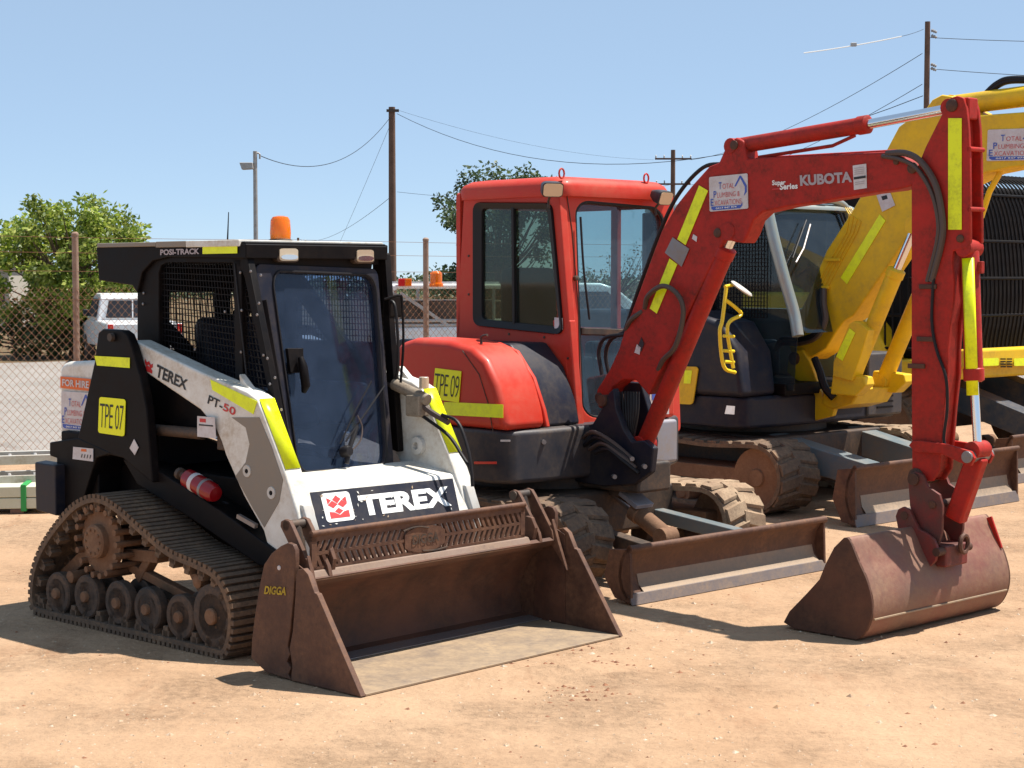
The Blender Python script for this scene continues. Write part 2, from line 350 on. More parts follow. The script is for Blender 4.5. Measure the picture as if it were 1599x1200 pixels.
def loader_track(sg):
    px = [(60, 966), (48, 944), (47, 915), (53, 882), (68, 848), (92, 814), (118, 788), (148, 778), (180, 793), (220, 828), (262, 862), (302, 880), (332, 896), (350, 922), (360, 958), (358, 996), (348, 1022), (328, 1031), (260, 1014), (200, 1001), (120, 981)]
    pts = [T.b(x, y, -.80) for x, y in px]; pts = [Vector((p.x, max(p.z, .022))) for p in pts]
    path = closed_path(pts, .0185); mb = MB(); b0, b1 = -.80*1, -.50
    nor = band(mb, path, sg*.80, sg*.50, .022, -1)
    cen = sum(path, Vector((0, 0)))/len(path)
    if (path[0]+nor[0]*.1-cen).length > (path[0]-cen).length: pass
    n = len(path)
    for i in range(0, n, 2):                                  # outside cross ribs
        p = path[i]; t = (path[(i+1) % n]-path[i-1]).normalized(); o = -nor[i]
        c = p+o*.008
        mb.obox((c.x, sg*.65, c.y), (t.x*.0115, 0, t.y*.0115), (0, .149, 0), (o.x*.0115, 0, o.y*.0115))
    for i in range(0, n, 6):                                  # inside drive lugs
        p = path[i]; t = (path[(i+1) % n]-path[i-1]).normalized(); q = nor[i]
        for bb in (.755, .60):
            c = p+q*.045
            for h, ww in ((.03, .026), (.052, .017)):
                c = p+q*(.02+h/2); mb.obox((c.x, sg*bb, c.y), (t.x*ww, 0, t.y*ww), (0, .03, 0), (q.x*h/2, 0, q.y*h/2))
    tr = mb.build('rubber_track', M['track'], L, smooth=0)
    def wheel(px_, py_, r, name, rusty=False):
        c = T.b(px_, py_, -.785); a, z = c.x, c.z
        for b_, dr in ((.785, 1), (.60, -1)):
            pass
        w_ = MB()
        for b_ in (.785, .66):
            w_.lathe((a, sg*b_, z), (0, -sg, 0), [(r*.72, .0), (r*.93, .0), (r, .008), (r, .05), (r*.93, .058), (r*.72, .058), (r*.70, .03), (r*.7, .0)])
        wo = w_.build(name, M['rubber'], tr)
        h = MB().lathe((a, sg*.785, z), (0, -sg, 0), [(0, -.018), (r*.22, -.018), (r*.26, -.012), (r*.27, .01), (r*.42, .014), (r*.5, .03), (r*.71, .025), (r*.71, .035), (r*.3, .04), (r*.3, .2)])
        for k in range(6):
            an = k*math.pi/3; h.cyl((a+math.cos(an)*r*.36, sg*.785, z+math.sin(an)*r*.36), (a+math.cos(an)*r*.36, sg*.76, z+math.sin(an)*r*.36), r*.05, 6)
        h.build('hub', M['clay'], tr)
    for x, y in ((89, 927), (134, 932), (183, 942), (229, 952), (280, 964)): wheel(x, y, .108, 'roller')
    wheel(331, 963, .150, 'idler')
    c = T.b(150, 846, -.785); sp = MB()
    sp.lathe((c.x, sg*.785, c.z), (0, -sg, 0), [(0, -.02), (.075, -.02), (.085, -.012), (.085, .02), (.13, .03), (.165, .03), (.165, .05), (.06, .055), (.06, .25)], 40)
    for k in range(18):
        an = k*math.pi/9; x, z = c.x+math.cos(an)*.172, c.z+math.sin(an)*.172; sp.cyl((x, sg*.79, z), (x, sg*.60, z), .016, 8)
    for k in range(10):
        an = k*math.pi/5; x, z = c.x+math.cos(an)*.06, c.z+math.sin(an)*.06; sp.cyl((x, sg*.812, z), (x, sg*.78, z), .007, 6)
    sp.build('sprocket', M['clay'], tr)
    fr = MB()
    def P(x, y): v = T.b(x, y, -.66); return (v.x, sg*.64, v.z)
    fr.beam(P(75, 925), P(345, 975), .07, .07); fr.beam(P(190, 880), P(325, 950), .05, .045); fr.beam(P(215, 905), P(245, 850), .06, .05); fr.beam(P(100, 900), P(150, 850), .06, .07); fr.beam(P(300, 890), P(332, 955), .06, .05)
    fr.beam(P(150, 860), P(250, 870), .08, .06)
    fr.build('track_frame', M['clay'], tr, .006)
    for x, y in ((107, 902), (305, 909)):
        v = T.b(x, y, -.77); MB().lathe((v.x, sg*.77, v.z), (0, -sg, 0), [(0, 0), (.02, 0), (.032, .008), (.032, .1)], 16).build('bolt', M['clay'], tr)
for sg in (-1, 1): loader_track(sg)

# chassis and rear body
ch = MB(); ch.box((-2.30, -.46, .36), (-1.10, .46, .79)); ch.box((-2.30, -.46, .79), (-1.95, .46, 1.0)); ch.box((-1.12, -.46, .42), (-.80, .46, .55)); ch.build('chassis', M['black'], L, .01)
MB().side(T, [(190, 716), (236, 728), (345, 798), (432, 862), (428, 888), (404, 884), (300, 812), (214, 757)], -.60, -.46).build('side_rail', M['black'], L, .008)
rl_ = [T.b(x, y, -.60) for x, y in ((190, 716), (236, 728), (345, 798), (432, 862), (428, 888), (404, 884), (300, 812), (214, 757))]
MB().ext([(p.x, .60, p.z) for p in rl_], (0, -.14, 0)).build('side_rail', M['black'], L, .008)
tw = [(153, 520), (160, 514), (190, 516), (198, 522), (204, 537), (219, 588), (229, 640), (238, 755), (192, 716), (172, 711), (160, 713), (120, 690), (147, 566)]
twl = [T.b(x, y, -.64) for x, y in tw]
for sg in (-1, 1):
    t_ = MB().ext([(p.x, sg*.64, p.z) for p in twl], (0, -sg*.05, 0)).build('tower', M['black'], L, .008)
    if sg == -1:
        q = [T.b(x, y, -.642) for x, y in ((154, 676), (195, 682), (197, 624), (156, 620))]
        pl = plateq(q, M['plate'], L, 'fleet_tag', .001, .003, .08); write('TPE 07', q, M['inkblack'], pl, -.012, .006, sub=(.05, .16, .95, .83), spacing=.9)
        q = [T.b(x, y, -.642) for x, y in ((152, 571), (203, 575), (203, 559), (148, 556))]; plateq(q, M['limeold'], L, 'reflective_strip', .001, .002)
        q = [T.b(x, y, -.642) for x, y in ((203, 700), (211, 711), (217, 699), (210, 686))]; plateq(q, M['sticker'], L, 'warning_label', .001, .002)
        v = T.b(176, 527, -.642)
        MB().lathe(v, (0, -1, 0), [(0, .02), (.02, .02), (.022, 0)], 14).build('pivot_pin', M['blacksteel'], L)
    pad = [(77, 691), (122, 684), (175, 708), (150, 716), (131, 777), (126, 806), (88, 806), (88, 716), (77, 712)]
    pp = [T.b(x, y, -.643) for x, y in pad]
    MB().ext([(p.x, sg*.643, p.z) for p in pp], (0, -sg*.18, 0)).build('rear_fender', M['black'], L, .008)
    pp = [T.b(x, y, -.70) for x, y in ((54, 722), (86, 727), (87, 806), (56, 797))]
    t0 = [Vector((p.x, sg*.70, p.z)) for p in pp]; t1 = [Vector((p.x-.05*(i in (0, 3)), sg*.60, p.z)) for i, p in enumerate(pp)]
    MB().loft([t0, t1]).build('counterweight', M['navy'], L, .008)
q = [T.b(x, y, -.645) for x, y in ((114, 717), (146, 721), (146, 701), (115, 698))]; pl = plateq(q, M['sticker'], L, 'warning_label', .001, .002)
shapeq(q, [(.42, .7), (.68, .72), (.68, .92), (.42, .9)], M['orange'], pl, 'label_band')
for i in range(4): shapeq(q, [(.42+.14*i, .2), (.46+.14*i, .2), (.50+.14*i, .5), (.46+.14*i, .5)], M['inkblack'], pl, 'label_mark')
# rear box linking both sides and white engine cover
MB().box((-2.62, -.60, .62), (-2.28, .60, .95)).build('rear_bumper', M['black'], L, .01)
hp = [T.b(x, y, -.56) for x, y in ((93, 685), (92, 578), (96, 568), (104, 565), (170, 562), (175, 690))]
MB().ext(hp, (0, 1.12, 0)).build('engine_cover', M['white'], L, .03, 4)
q = [T.b(x, y, -.565) for x, y in ((95, 606), (142, 611), (142, 592), (95, 588))]; pl = plateq(q, M['orange'], L, 'hire_sticker', .001, .002); write('FOR HIRE', q, M['sticker'], pl, .03, .006, sub=(.08, .2, .96, .8))
q = [T.b(x, y, -.565) for x, y in ((97, 670), (145, 675), (144, 614), (97, 611))]; tpe_sign(q, L)
# rear dark vent face
MB().side(T, [(118, 690), (170, 690), (170, 700), (90, 700)], -.58, .58).build('rear_ledge', M['black'], L, .005)

# lift arms
ao = [(202, 532), (210, 532), (315, 582), (386, 612), (402, 624), (410, 646), (443, 734), (464, 800), (472, 838), (462, 868), (432, 884), (421, 868), (411, 830), (380, 775), (352, 712), (345, 690), (335, 668), (312, 640), (262, 606), (221, 578)]
al = [T.b(x, y, -.585) for x, y in ao]
for sg in (-1, 1):
    am = MB().ext([(p.x, sg*.585, p.z) for p in al], (0, -sg*.108, 0)).build('lift_arm', M['white'], L, .012, 3)
    def strip3(idx, u0, u1, m, nm):
        ids = [al[i] for i in idx]; mb = MB(); pts = []
        for p in ids: pts.append(p)
        c = Vector((-.95, 0, .9)); o = []
        for i, p in enumerate(pts):
            d = (pts[min(i+1, len(pts)-1)]-pts[max(i-1, 0)]).normalized(); o.append(Vector((-d.z, 0, d.x)).normalized()*.0035*(1 if Vector((-d.z, 0, d.x)).x > 0 else -1))
        b0, b1 = sg*.575, sg*.487
        line = [Vector((p.x+q.x, b0, p.z+q.z)) for p, q in zip(pts, o)]
        mb.strip(line, (0, b1-b0, 0)).build(nm, m, am, solid=.002)
    strip3([4, 5, 6], 0, 1, M['lime'], 'reflective_strip')
    if sg == -1:
        tp = [(404, 650), (424, 697), (442, 750), (436, 780), (413, 822), (394, 788), (371, 750), (384, 720), (388, 690), (378, 660), (352, 640), (330, 634), (398, 652)]
        o3 = MB().ext([T.b(x, y, -.5855) for x, y in [(405, 652), (424, 697), (442, 750), (436, 784), (413, 824), (394, 792), (368, 744), (384, 722), (390, 694), (384, 668), (362, 652)]], (0, -.002, 0)).build('taupe_panel', M['taupe'], am, smooth=0)
        for x, y in ((386, 736), (424, 770)):
            v = T.b(x, y, -.5865); MB().lathe(v, (0, -1, 0), [(.030, 0), (.028, .005), (.012, .005), (.011, .001), (0, .001)], 20).build('bolt_washer', M['offwhite'], am)
            MB().lathe(v, (0, -1, 0), [(.009, 0), (.009, .008), (0, .008)], 8).build('bolt', M['black'], am)
        q = [T.b(x, y, -.5855) for x, y in ((332, 609), (396, 647), (402, 627), (329, 593))]; plateq(q, M['lime'], am, 'reflective_strip', .001, .002)
        q = [T.b(x, y, -.5855) for x, y in ((243, 588), (291, 610), (294, 594), (246, 569))]; write('TEREX', q, M['inkblack'], am, .03, .002)
        q = [T.b(x, y, -.5855) for x, y in ((226, 578), (238, 584), (239, 568), (227, 560))]
        for uv in ([(0, 0), (1, 0), (1, .3), (.5, .55), (0, .3)], [(0, .6), (.25, .4), (.5, .7), (.75, .4), (1, .6), (1, 1), (.75, .75), (.5, 1), (.25, .75), (0, 1)]): shapeq(q, uv, M['inkred'], am, 'crown_emblem', .002)
        q = [T.b(x, y, -.5855) for x, y in ((324, 630), (347, 641), (349, 628), (327, 617))]; write('PT-', q, M['inkblack'], am, .02, .002)
        q = [T.b(x, y, -.5855) for x, y in ((348, 641), (367, 650), (369, 638), (350, 629))]; write('50', q, M['inkred'], am, .02, .002)
    else:
        # hoses and valve on the far arm's inner side
        A = lambda x, y: T.b(x, y, .44)
        MB().tube(smoothpath([A(606, 600), A(640, 612), A(668, 640), A(700, 660)]), .016).build('hydraulic_hose', M['brownhose'], L)
        MB().tube(smoothpath([A(690, 648), A(715, 660), A(730, 700), A(736, 735), A(738, 760)]), .009).build('hydraulic_hose', M['hose'], L)
        MB().tube(smoothpath([A(660, 650), A(700, 680), A(722, 712), A(736, 735)]), .009).build('hydraulic_hose', M['hose'], L)
        MB().tube(smoothpath([A(604, 470), A(617, 480), A(622, 560), A(616, 600), A(600, 640), A(585, 660)]), .008).build('hydraulic_hose', M['hose'], L)
        v = A(662, 598); MB().cyl(v-Vector((0, 0, .03)), v+Vector((0, 0, .03)), .025).build('marker_light', M['lamp'], L, .006)
        v = A(652, 632); MB().box((v.x-.05, .40, v.z-.06), (v.x+.05, .475, v.z+.05)).build('valve_block', M['grubby'], L, .01)
        v = A(615, 600); MB().cyl(v, A(668, 625), .03).build('hose_guard', M['grubby'], L, .004)
# lift cylinders and dark gap below the arm
for sg in (-1, 1):
    a0, a1 = T.b(205, 668, -.54), T.b(318, 678, -.54)
    MB().cyl((a0.x, sg*.54, a0.z), (a1.x, sg*.54, a1.z), .028).build('lift_cylinder', M['blacksteel'], L)
    a2 = T.b(352, 690, -.54); MB().cyl((a1.x, sg*.54, a1.z), (a2.x, sg*.54, a2.z), .016).build('cylinder_rod', M['chrome'], L)
    MB().box((a2.x-.03, sg*.54-.03, a2.z-.04), (a2.x+.03, sg*.54+.03, a2.z+.05)).build('cylinder_clevis', M['blacksteel'], L, .008)
q = [T.b(x, y, -.60) for x, y in ((309, 682), (338, 685), (336, 652), (309, 650))]; pl = plateq(q, M['sticker'], L, 'warning_label', .001, .003)
shapeq(q, [(.1, .55), (.9, .55), (.9, .62), (.1, .62)], M['inkblack'], pl, 'label_mark'); shapeq(q, [(.15, .72), (.5, .72), (.5, .9), (.15, .9)], M['inkred'], pl, 'label_mark')
# fire extinguisher on the side rail
e0, e1 = T.b(290, 745, -.62), T.b(338, 773, -.62); d = (e1-e0).normalized(); ln = (e1-e0).length
ex = MB().lathe(e0, d, [(0, 0), (.03, .0), (.046, .02), (.046, ln-.03), (.036, ln-.005), (0, ln)], 24).build('fire_extinguisher', M['extred'], L)
MB().lathe(e0, -d, [(.018, 0), (.018, .03), (.03, .035), (.03, .055), (0, .056)], 12).build('extinguisher_valve', M['blacksteel'], ex)
MB().lathe(e0+d*ln*.28, d, [(.0465, 0), (.0475, .002), (.0475, .026), (.0465, .028)], 24).build('extinguisher_label', M['sticker'], ex)
MB().lathe(e0+d*ln*.62, d, [(.0465, 0), (.049, .002), (.049, .016), (.0465, .018)], 24).build('extinguisher_clamp', M['steel'], ex)
MB().beam(T.b(372, 806, -.60), T.b(400, 822, -.60), .02, .02).build('step_bar', M['steel'], L)

# cab
CN = (.95, 0, .14); C0 = (-1.215, 0, 1.76)
def cf(x, y, out=0): p = tilt(T, x, y, C0, CN); return p+Vector(CN).normalized()*out
cab = MB()
for sg in (-1, 1):
    o = [T.b(x, y, -.47) for x, y in ((214, 640), (452, 742), (384, 392), (214, 400))]; i = [T.b(x, y, -.47) for x, y in ((248, 575), (430, 668), (377, 410), (248, 410))]
    o = [Vector((p.x, sg*.47, p.z)) for p in o]; i = [Vector((p.x, sg*.47, p.z)) for p in i]
    if sg > 0: o[1].x = -1.13; o[1].z = .86; i[1].x = -1.20; i[1].z = 1.0
    cab.ring(rrect(o, .01, 2), rrect(i, .1 if sg < 0 else .1, 2), (0, -sg*.04, 0))
cab.box((-2.06, -.43, .95), (-2.02, .43, 1.15)); cab.box((-2.06, -.43, 1.75), (-2.02, .43, 1.9)); cab.box((-2.06, -.43, 1.0), (-2.02, -.33, 1.9)); cab.box((-2.06, .33, 1.0), (-2.02, .43, 1.9)); cab.box((-2.05, -.03, 1.0), (-2.03, .07, 1.9))
cab.beam((-2.0, .3, 1.85), (-2.0, -.12, 1.2), .03, .09); cab.beam((-2.0, -.38, 1.5), (-2.0, -.05, 1.2), .03, .08)  # diagonal bars added in place of the V-shaped reflection on the door glass
cabo = cab.build('cab', M['black'], L, .006)
MB().box((-2.02, .395, .95), (-1.24, .41, 1.42)).build('inner_panel', M['black'], cabo)
MB().beam((-1.98, .38, 1.85), (-1.45, .38, 1.35), .03, .10).build('roll_bar', M['black'], cabo)
MB().box((-2.0, -.42, 1.82), (-1.25, .41, 1.86)).build('headliner', M['black'], cabo)
# side mesh screens
for sg in (-1, 1):
    ms = MB(); q = [T.b(x, y, -.45) for x, y in ((240, 640), (430, 700), (384, 400), (240, 400))]; q = [Vector((p.x, sg*.45, p.z)) for p in q]
    if sg > 0: q[1].x = -1.19; q[1].z = .98; q[0].z = .98
    for k in range(1, 34): ms.cyl(qpt(q, k/34, 0), qpt(q, k/34, 1), .003, 4)
    for k in range(1, 28): ms.cyl(qpt(q, 0, k/28), qpt(q, 1, k/28), .003, 4)
    ms.build('mesh_screen', M['black'], cabo, smooth=0)
    pf = [Vector((p.x, sg*.47, p.z)) for p in [T.b(x, y, -.47) for x, y in ((368, 660), (380, 660), (376, 405), (364, 405))]]
    MB().ext(pf, (0, -sg*.035, 0)).build('side_post', M['black'], cabo, .004)
ms = MB()
for k in range(17): b_ = -.32+.64*k/16; ms.cyl((-2.04, b_, 1.13), (-2.04, b_, 1.77), .0025, 4)
for k in range(14): z_ = 1.14+.62*k/13; ms.cyl((-2.04, -.33, z_), (-2.04, .33, z_), .0025, 4)
ms.build('rear_mesh', M['black'], cabo, smooth=0)
bolts = MB()
for x, y in ((376, 426), (378, 485), (377, 550), (376, 640), (392, 424), (402, 492), (418, 560), (422, 600), (408, 430), (405, 474), (305, 546), (225, 458), (224, 475), (440, 640), (412, 555), (430, 590), (352, 487)):
    bolts.lathe(T.b(x, y, -.472), (0, -1, 0), [(.007, 0), (.007, .005), (0, .007)], 6)
bolts.build('bolts', M['steel'], cabo)
# roof with rear overhang and visor
rf = [(150, 386), (262, 381), (384, 381), (384, 404), (262, 402), (238, 408), (222, 426), (214, 458), (206, 446), (154, 438)]
rp = [T.b(x, y, -.49) for x, y in rf]
rfo = MB().ext(rp, (0, .915, 0)).build('roof', M['black'], cabo, .006)
ztop = max(p.z for p in rp)
a0 = T.b(245, 381, -.49).x; a1 = T.b(292, 381, -.49).x; a2 = T.b(375, 381, -.49).x; ar = T.b(152, 386, -.49).x
MB().box((ar+.01, -.50, ztop-.012), (a0, .435, ztop+.010)).build('lit_roof_edge', M['taupe'], rfo, .004)  # grey and white slabs paint the sunlit top edge of the black roof
MB().box((a0+.001, -.50, ztop-.018), (a1, .435, ztop+.012)).build('lit_roof_edge', M['taupe'], rfo, .004)
MB().box((a1+.001, -.50, ztop-.020), (a2, .435, ztop+.012)).build('lit_roof_edge', M['white'], rfo, .004)
q = [T.b(x, y, -.492) for x, y in ((251, 399), (312, 397), (312, 388), (251, 390))]; write('POSI-TRACK', q, M['inksilver'], rfo, .035, .003)
q = [T.b(x, y, -.492) for x, y in ((317, 397), (371, 396), (371, 385), (317, 386))]; plateq(q, M['lime'], rfo, 'reflective_strip', .001, .002)
vz = T.a(378, 381, -1.235)
MB().front(T, [(376, 382), (606, 383), (606, 396), (601, 399), (585, 398), (580, 424), (384, 420), (381, 398)], -1.235, -1.30).build('visor', M['black'], rfo, .006)
MB().box((-1.30, -.485, ztop-.03), (-1.215, .43, ztop+.003)).build('visor', M['black'], rfo, .006)
for x0, x1, y0, y1 in ((433, 467, 386, 410), (554, 585, 388, 412)):
    q = [T.a(x0, y1, -1.20), T.a(x1, y1, -1.20), T.a(x1, y0, -1.20), T.a(x0, y0, -1.20)]
    lo = MB().ext(rrect(q, .2, 4), (-.04, 0, 0)).build('work_light', M['blacksteel'], rfo, .003)
    MB().ext(rrect(qsub(q, .08, .1, .92, .9), .2, 4), (.006, 0, 0)).build('lamp_lens', M['lamp'], lo)
    MB().ext(rrect([p+Vector((.007, 0, 0)) for p in qsub(q, .12, .18, .88, .5)], .4, 4), (.004, 0, 0)).build('lamp_reflector', M['chrome'], lo)
bc = T.z(438, 379, ztop+.012)
bo = MB().lathe((bc.x, bc.y, ztop+.004), (0, 0, 1), [(.062, 0), (.062, .02), (.052, .026)], 32).build('beacon_base', M['blacksteel'], L)
MB().lathe((bc.x, bc.y, ztop+.03), (0, 0, 1), [(.052, 0), (.054, .03), (.050, .095), (.040, .112), (.018, .118), (0, .118)], 32).build('beacon_lens', M['amber'], bo)
MB().lathe((bc.x, bc.y, ztop+.03), (0, 0, 1), [(.018, 0), (.026, .03), (.022, .07), (0, .072)], 12).build('beacon_reflector', M['lamp'], bo)
# front door
oq = [cf(x, y) for x, y in ((448, 744), (616, 732), (590, 420), (398, 412))]; iq = [cf(x, y) for x, y in ((468, 737), (604, 727), (584, 431), (424, 424))]
dn = -Vector(CN).normalized()*.05
dro = MB().ring(rrect(oq, .04, 5), rrect(iq, .09, 5), dn).build('door', M['navy'], cabo, .006)
MB().ext([p+dn*.4 for p in rrect(iq, .09, 5)], dn*.1).build('door_glass', M['glassT'], dro)
rim = rrect([cf(x, y, .004) for x, y in ((466, 738), (605, 728), (585, 430), (423, 423))], .09, 6); MB().tube(rim, .006, 6, True).build('door_seal', M['hose'], dro)
hq = [cf(x, y, .004) for x, y in ((449, 583), (470, 583), (469, 545), (444, 545))]
ho = MB().ext(hq, -dn*.4).build('handle_plate', M['black'], dro, .003)
MB().tube([cf(460, 560, .045), cf(462, 575, .055), cf(466, 605, .055), cf(467, 614, .035)], [.014, .022, .022, .012], 10).build('door_handle', M['black'], dro)
MB().beam(cf(408, 470, .02), cf(452, 735, .02), .012, .03).build('door_trim', M['hose'], dro)
MB().tube(smoothpath([cf(553, 667, .02), cf(540, 700, .03), cf(535, 725, .03)]), .012).build('wiper_arm', M['hose'], dro)
MB().tube([cf(594, 604, .03), cf(556, 660, .025), cf(536, 690, .02)], .005).build('wiper_arm', M['hose'], dro)
MB().tube([cf(576, 596, .02), cf(552, 640, .02), cf(528, 694, .015)], .004).build('wiper_blade', M['hose'], dro)
MB().lathe(cf(536, 706, .0), CN, [(.028, 0), (.032, .03), (.022, .05), (0, .052)], 16).build('wiper_motor', M['hose'], dro)
MB().tube(smoothpath([cf(540, 706, .04), cf(552, 690, .05), cf(557, 668, .04), cf(552, 650, .03)]), .004).build('wiper_cable', M['brownhose'], dro)
MB().tube(smoothpath([cf(590, 470, .05), cf(604, 466, .09), cf(609, 475, .09), cf(611, 540, .09), cf(613, 600, .06)], 5), .007).build('grab_rail', M['black'], cabo)
MB().box((-1.24, .43, 1.55), (-1.19, .52, 1.66)).build('mirror', M['black'], cabo, .01)
MB().tube([T.b(x, y, -.473) for x, y in ((366, 412), (382, 560), (392, 650))], .004, 5).build('panel_seam', M['hose'], cabo)
# seat and controls seen through the glass
st = MB().box((-1.95, -.24, .98), (-1.5, .24, 1.1)); st.box((-1.98, -.22, 1.1), (-1.86, .22, 1.55)); st.build('seat', M['seat'], cabo, .04, 3)
for b_ in (-.3, .3): MB().box((-1.75, b_-.04, 1.0), (-1.25, b_+.04, 1.22)).build('armrest', M['seat'], cabo, .02)

# white front apron with big sign
PN = (.19, 0, .11); P0 = (-.675, 0, .575)
def pf(x, y, out=0): return tilt(T, x, y, P0, PN)+Vector(PN).normalized()*out
pt = pf(483, 768); pb = pf(498, 836); zt, at_ = pt.z, pt.x; zb, ab = pb.z, pb.x
apo = MB().az([(ab-.05, .42), (ab+.0, zb-.005), (at_, zt+.006), (-1.09, zt+.055), (-1.12, .42)], -.50, .52).build('front_apron', M['white'], L, .014, 3)
q = [pf(x, y, .002) for x, y in ((498, 829), (717, 801), (706, 748), (483, 770))]
sg_ = plateq(q, M['navy'], apo, 'name_panel', .001, .002)
write('TEREX', q, M['inkwhite'], sg_, .05, .005, sub=(.30, .22, .95, .78))
e = qsub(q, .06, .16, .25, .93); MB().ext([p+qnorm(q)*.004 for p in rrect(e, .12, 4)], qnorm(q)*.001).build('emblem_plate', M['inkwhite'], sg_, smooth=0)
e = qsub(e, .16, .12, .84, .9)
for uv in ([(0, 0), (1, 0), (1, .30), (.75, .26), (.5, .12), (.25, .26), (0, .30)], [(0, .6), (.25, .44), (.5, .6), (.25, .78)], [(.5, .6), (.75, .44), (1, .6), (.75, .78)], [(0, .62), (0, .92), (.22, .80)], [(1, .62), (1, .92), (.78, .80)], [(.5, .64), (.72, .82), (.5, 1), (.28, .82)], [(.5, .16), (.72, .3), (.5, .44), (.28, .3)]): shapeq(e, uv, M['inkred'], sg_, 'crown_emblem', .0065)
# sloped inner cheeks beside the door
MB().az([(-1.12, .82), (-.80, .80), (-1.02, 1.15), (-1.2, 1.3)], .50, .54).build('cheek_plate', M['white'], L, .006)
MB().az([(-1.12, .82), (-.80, .80), (-1.02, 1.15), (-1.2, 1.3)], -.54, -.50).build('cheek_plate', M['white'], L, .006)
MB().lathe((-1.02, .48, .9), (0, -1, 0), [(.045, 0), (.045, .03), (.02, .035), (.02, .01), (0, .01)], 20).build('pivot_boss', M['offwhite'], L)
for b_ in (-.53, .53): MB().az([(-.70, .3), (-.655, .57), (-.72, .72), (-.82, .72), (-.80, .3)], b_-.03, b_+.03).build('quick_hitch', M['offwhite'], L, .008)

M['dustysteel'] = mat('dusty_rusty_steel', (.20, .135, .105), .6, .15, (.32, .22, .15), .4, 6, .1, 60, 0, (.13, .08, .06), 6)
rc = random.Random(4)                                     # chips and scratches on the name panel
for k in range(34):
    u, v = rc.random()*.96+.02, rc.random()*.9+.05; a_, s1, s2 = rc.uniform(0, 6.28), rc.uniform(.003, .012), rc.uniform(.01, .035)
    shapeq(q, [(u+math.cos(a_+j*1.5708)*s1*.5*(2.2 if j % 2 else 1), v+math.sin(a_+j*1.5708)*s2*(1.6 if j % 2 else .7)) for j in range(4)], M['offwhite'] if k % 3 else M['wornsteel'], sg_, 'paint_chip', .0062)
# bucket
B0, B1 = .86, .835
rear = [(449, 848), (457, 851), (461, 860), (461, 878), (458, 930), (453, 985), (449, 1010), (453, 1022), (448, 1034), (454, 1044), (450, 1054), (454, 1064), (415, 1050), (392, 1028), (393, 1000), (398, 960), (405, 915), (412, 882), (424, 864), (438, 853)]
clam = [(463, 899), (466, 890), (474, 888), (482, 897), (492, 926), (496, 928), (565, 1089), (455, 1066), (457, 1040), (453, 1012), (458, 985), (462, 930)]
BK = MB()
rl = [T.b(x, y, -B0) for x, y in rear]; cl = [T.b(x, y, -B0) for x, y in clam]
for l_ in (rl, cl):
    for p in l_: p.z = max(p.z, .004)
shell = MB().shell([(-.395, .46), (-.41, .44), (-.50, .41), (-.60, .34), (-.66, .22), (-.675, .10), (-.65, .035), (-.60, .018)], .022, -.83, .83)
bko = shell.build('bucket', M['rustdark'], L, 0, label='rusty brown four-in-one bucket')
for sg in (-1, 1):
    MB().ext([(p.x, sg*B0, p.z) for p in rl], (0, -sg*.025, 0)).build('rear_side_plate', M['rust'], bko, .004)
    MB().ext([(p.x, sg*(B0+.004), p.z) for p in cl], (0, -sg*.030, 0)).build('clam_side_plate', M['rust'], bko, .004)
MB().az([(-.62, .006), (0, .002), (0, .012), (-.62, .026)], -.834, .834).build('bucket_floor', M['wornsteel'], bko, .002)
MB().az([(-.64, .030), (-.50, .026), (-.50, .030), (-.64, .040)], -.83, .83).build('wear_strip', M['steel'], bko)
MB().az([(-.53, .395), (-.385, .435), (-.38, .445), (-.40, .478), (-.53, .482)], -.80, .62).build('top_shelf', M['dustysteel'], bko, .006)
g = MB(); ga = -.415; bl, br, z0, z1 = -.775, .60, .480, .640
def gb(b0, b1, za, zb_): g.box((ga-.008, b0, za), (ga+.008, b1, zb_))
gb(bl, br, z1-.035, z1); gb(bl, br, z0, z0+.012); gb(bl, bl+.03, z0, z1); gb(br-.03, br, z0, z1)
mid = (bl+br)/2; ov = []
for k in range(24): an = k*math.pi/12; ov.append((mid+math.cos(an)*.15, z0+.066+math.sin(an)*.062))
g.bz([(max(b_, mid-.13) if b_ < mid else min(b_, mid+.13), z_) for b_, z_ in ov], ga-.010, ga+.010)
zm = (z0+.012+z1-.035)/2
for s_, r0, r1 in ((1, bl+.03, mid-.12), (-1, br-.03, mid+.12)):
    n = 15
    for k in range(n+1):
        b_ = r0+(r1-r0)*k/n
        for za, zb_, dx in ((zm+.006, z1-.033, .026*s_), (zm-.004, z0+.010, .026*s_)):
            g.ext([(ga-.007, b_-.009, za), (ga-.007, b_+.009, za), (ga-.007, b_+.009+dx, zb_), (ga-.007, b_-.009+dx, zb_)], (.014, 0, 0))
    g.box((ga-.007, min(r0, r1), zm-.006), (ga+.007, max(r0, r1), zm+.008))
go = g.build('spill_guard', M['rust'], bko, 0, smooth=0)
qo = [(ga+.012, mid-.085, z0+.045), (ga+.012, mid+.085, z0+.045), (ga+.012, mid+.085, z0+.09), (ga+.012, mid-.085, z0+.09)]; write('DIGGA', qo, M['blacksteel'], go, .02, .002)
for b0, b1, zz in ((-.14, .02, .115), (-.02, .14, .012)):
    MB().tube([(ga+.012, mid+b0+(b1-b0)*k/8, z0+zz+(.012 if zz > .05 else -.006)*math.sin(math.pi*k/8)) for k in range(9)], .004, 5).build('oval_border', M['blacksteel'], go)
MB().tube([(ga+.004, bl, z1), (ga+.004, br, z1)], .014, 10).build('top_bar', M['rust'], bko)
for sg in (-1, 1):
    sp0 = [T.b(x, y, -B0) for x, y in ((440, 870), (478, 900), (480, 1060), (430, 1050))]
    MB().ext([(p.x, sg*.832, max(p.z, .02)) for p in sp0], (0, -sg*.006, 0)).build('light_seal_plate', M['rustdark'], bko)  # added seal behind the plate seam, stops light leaking into the bucket
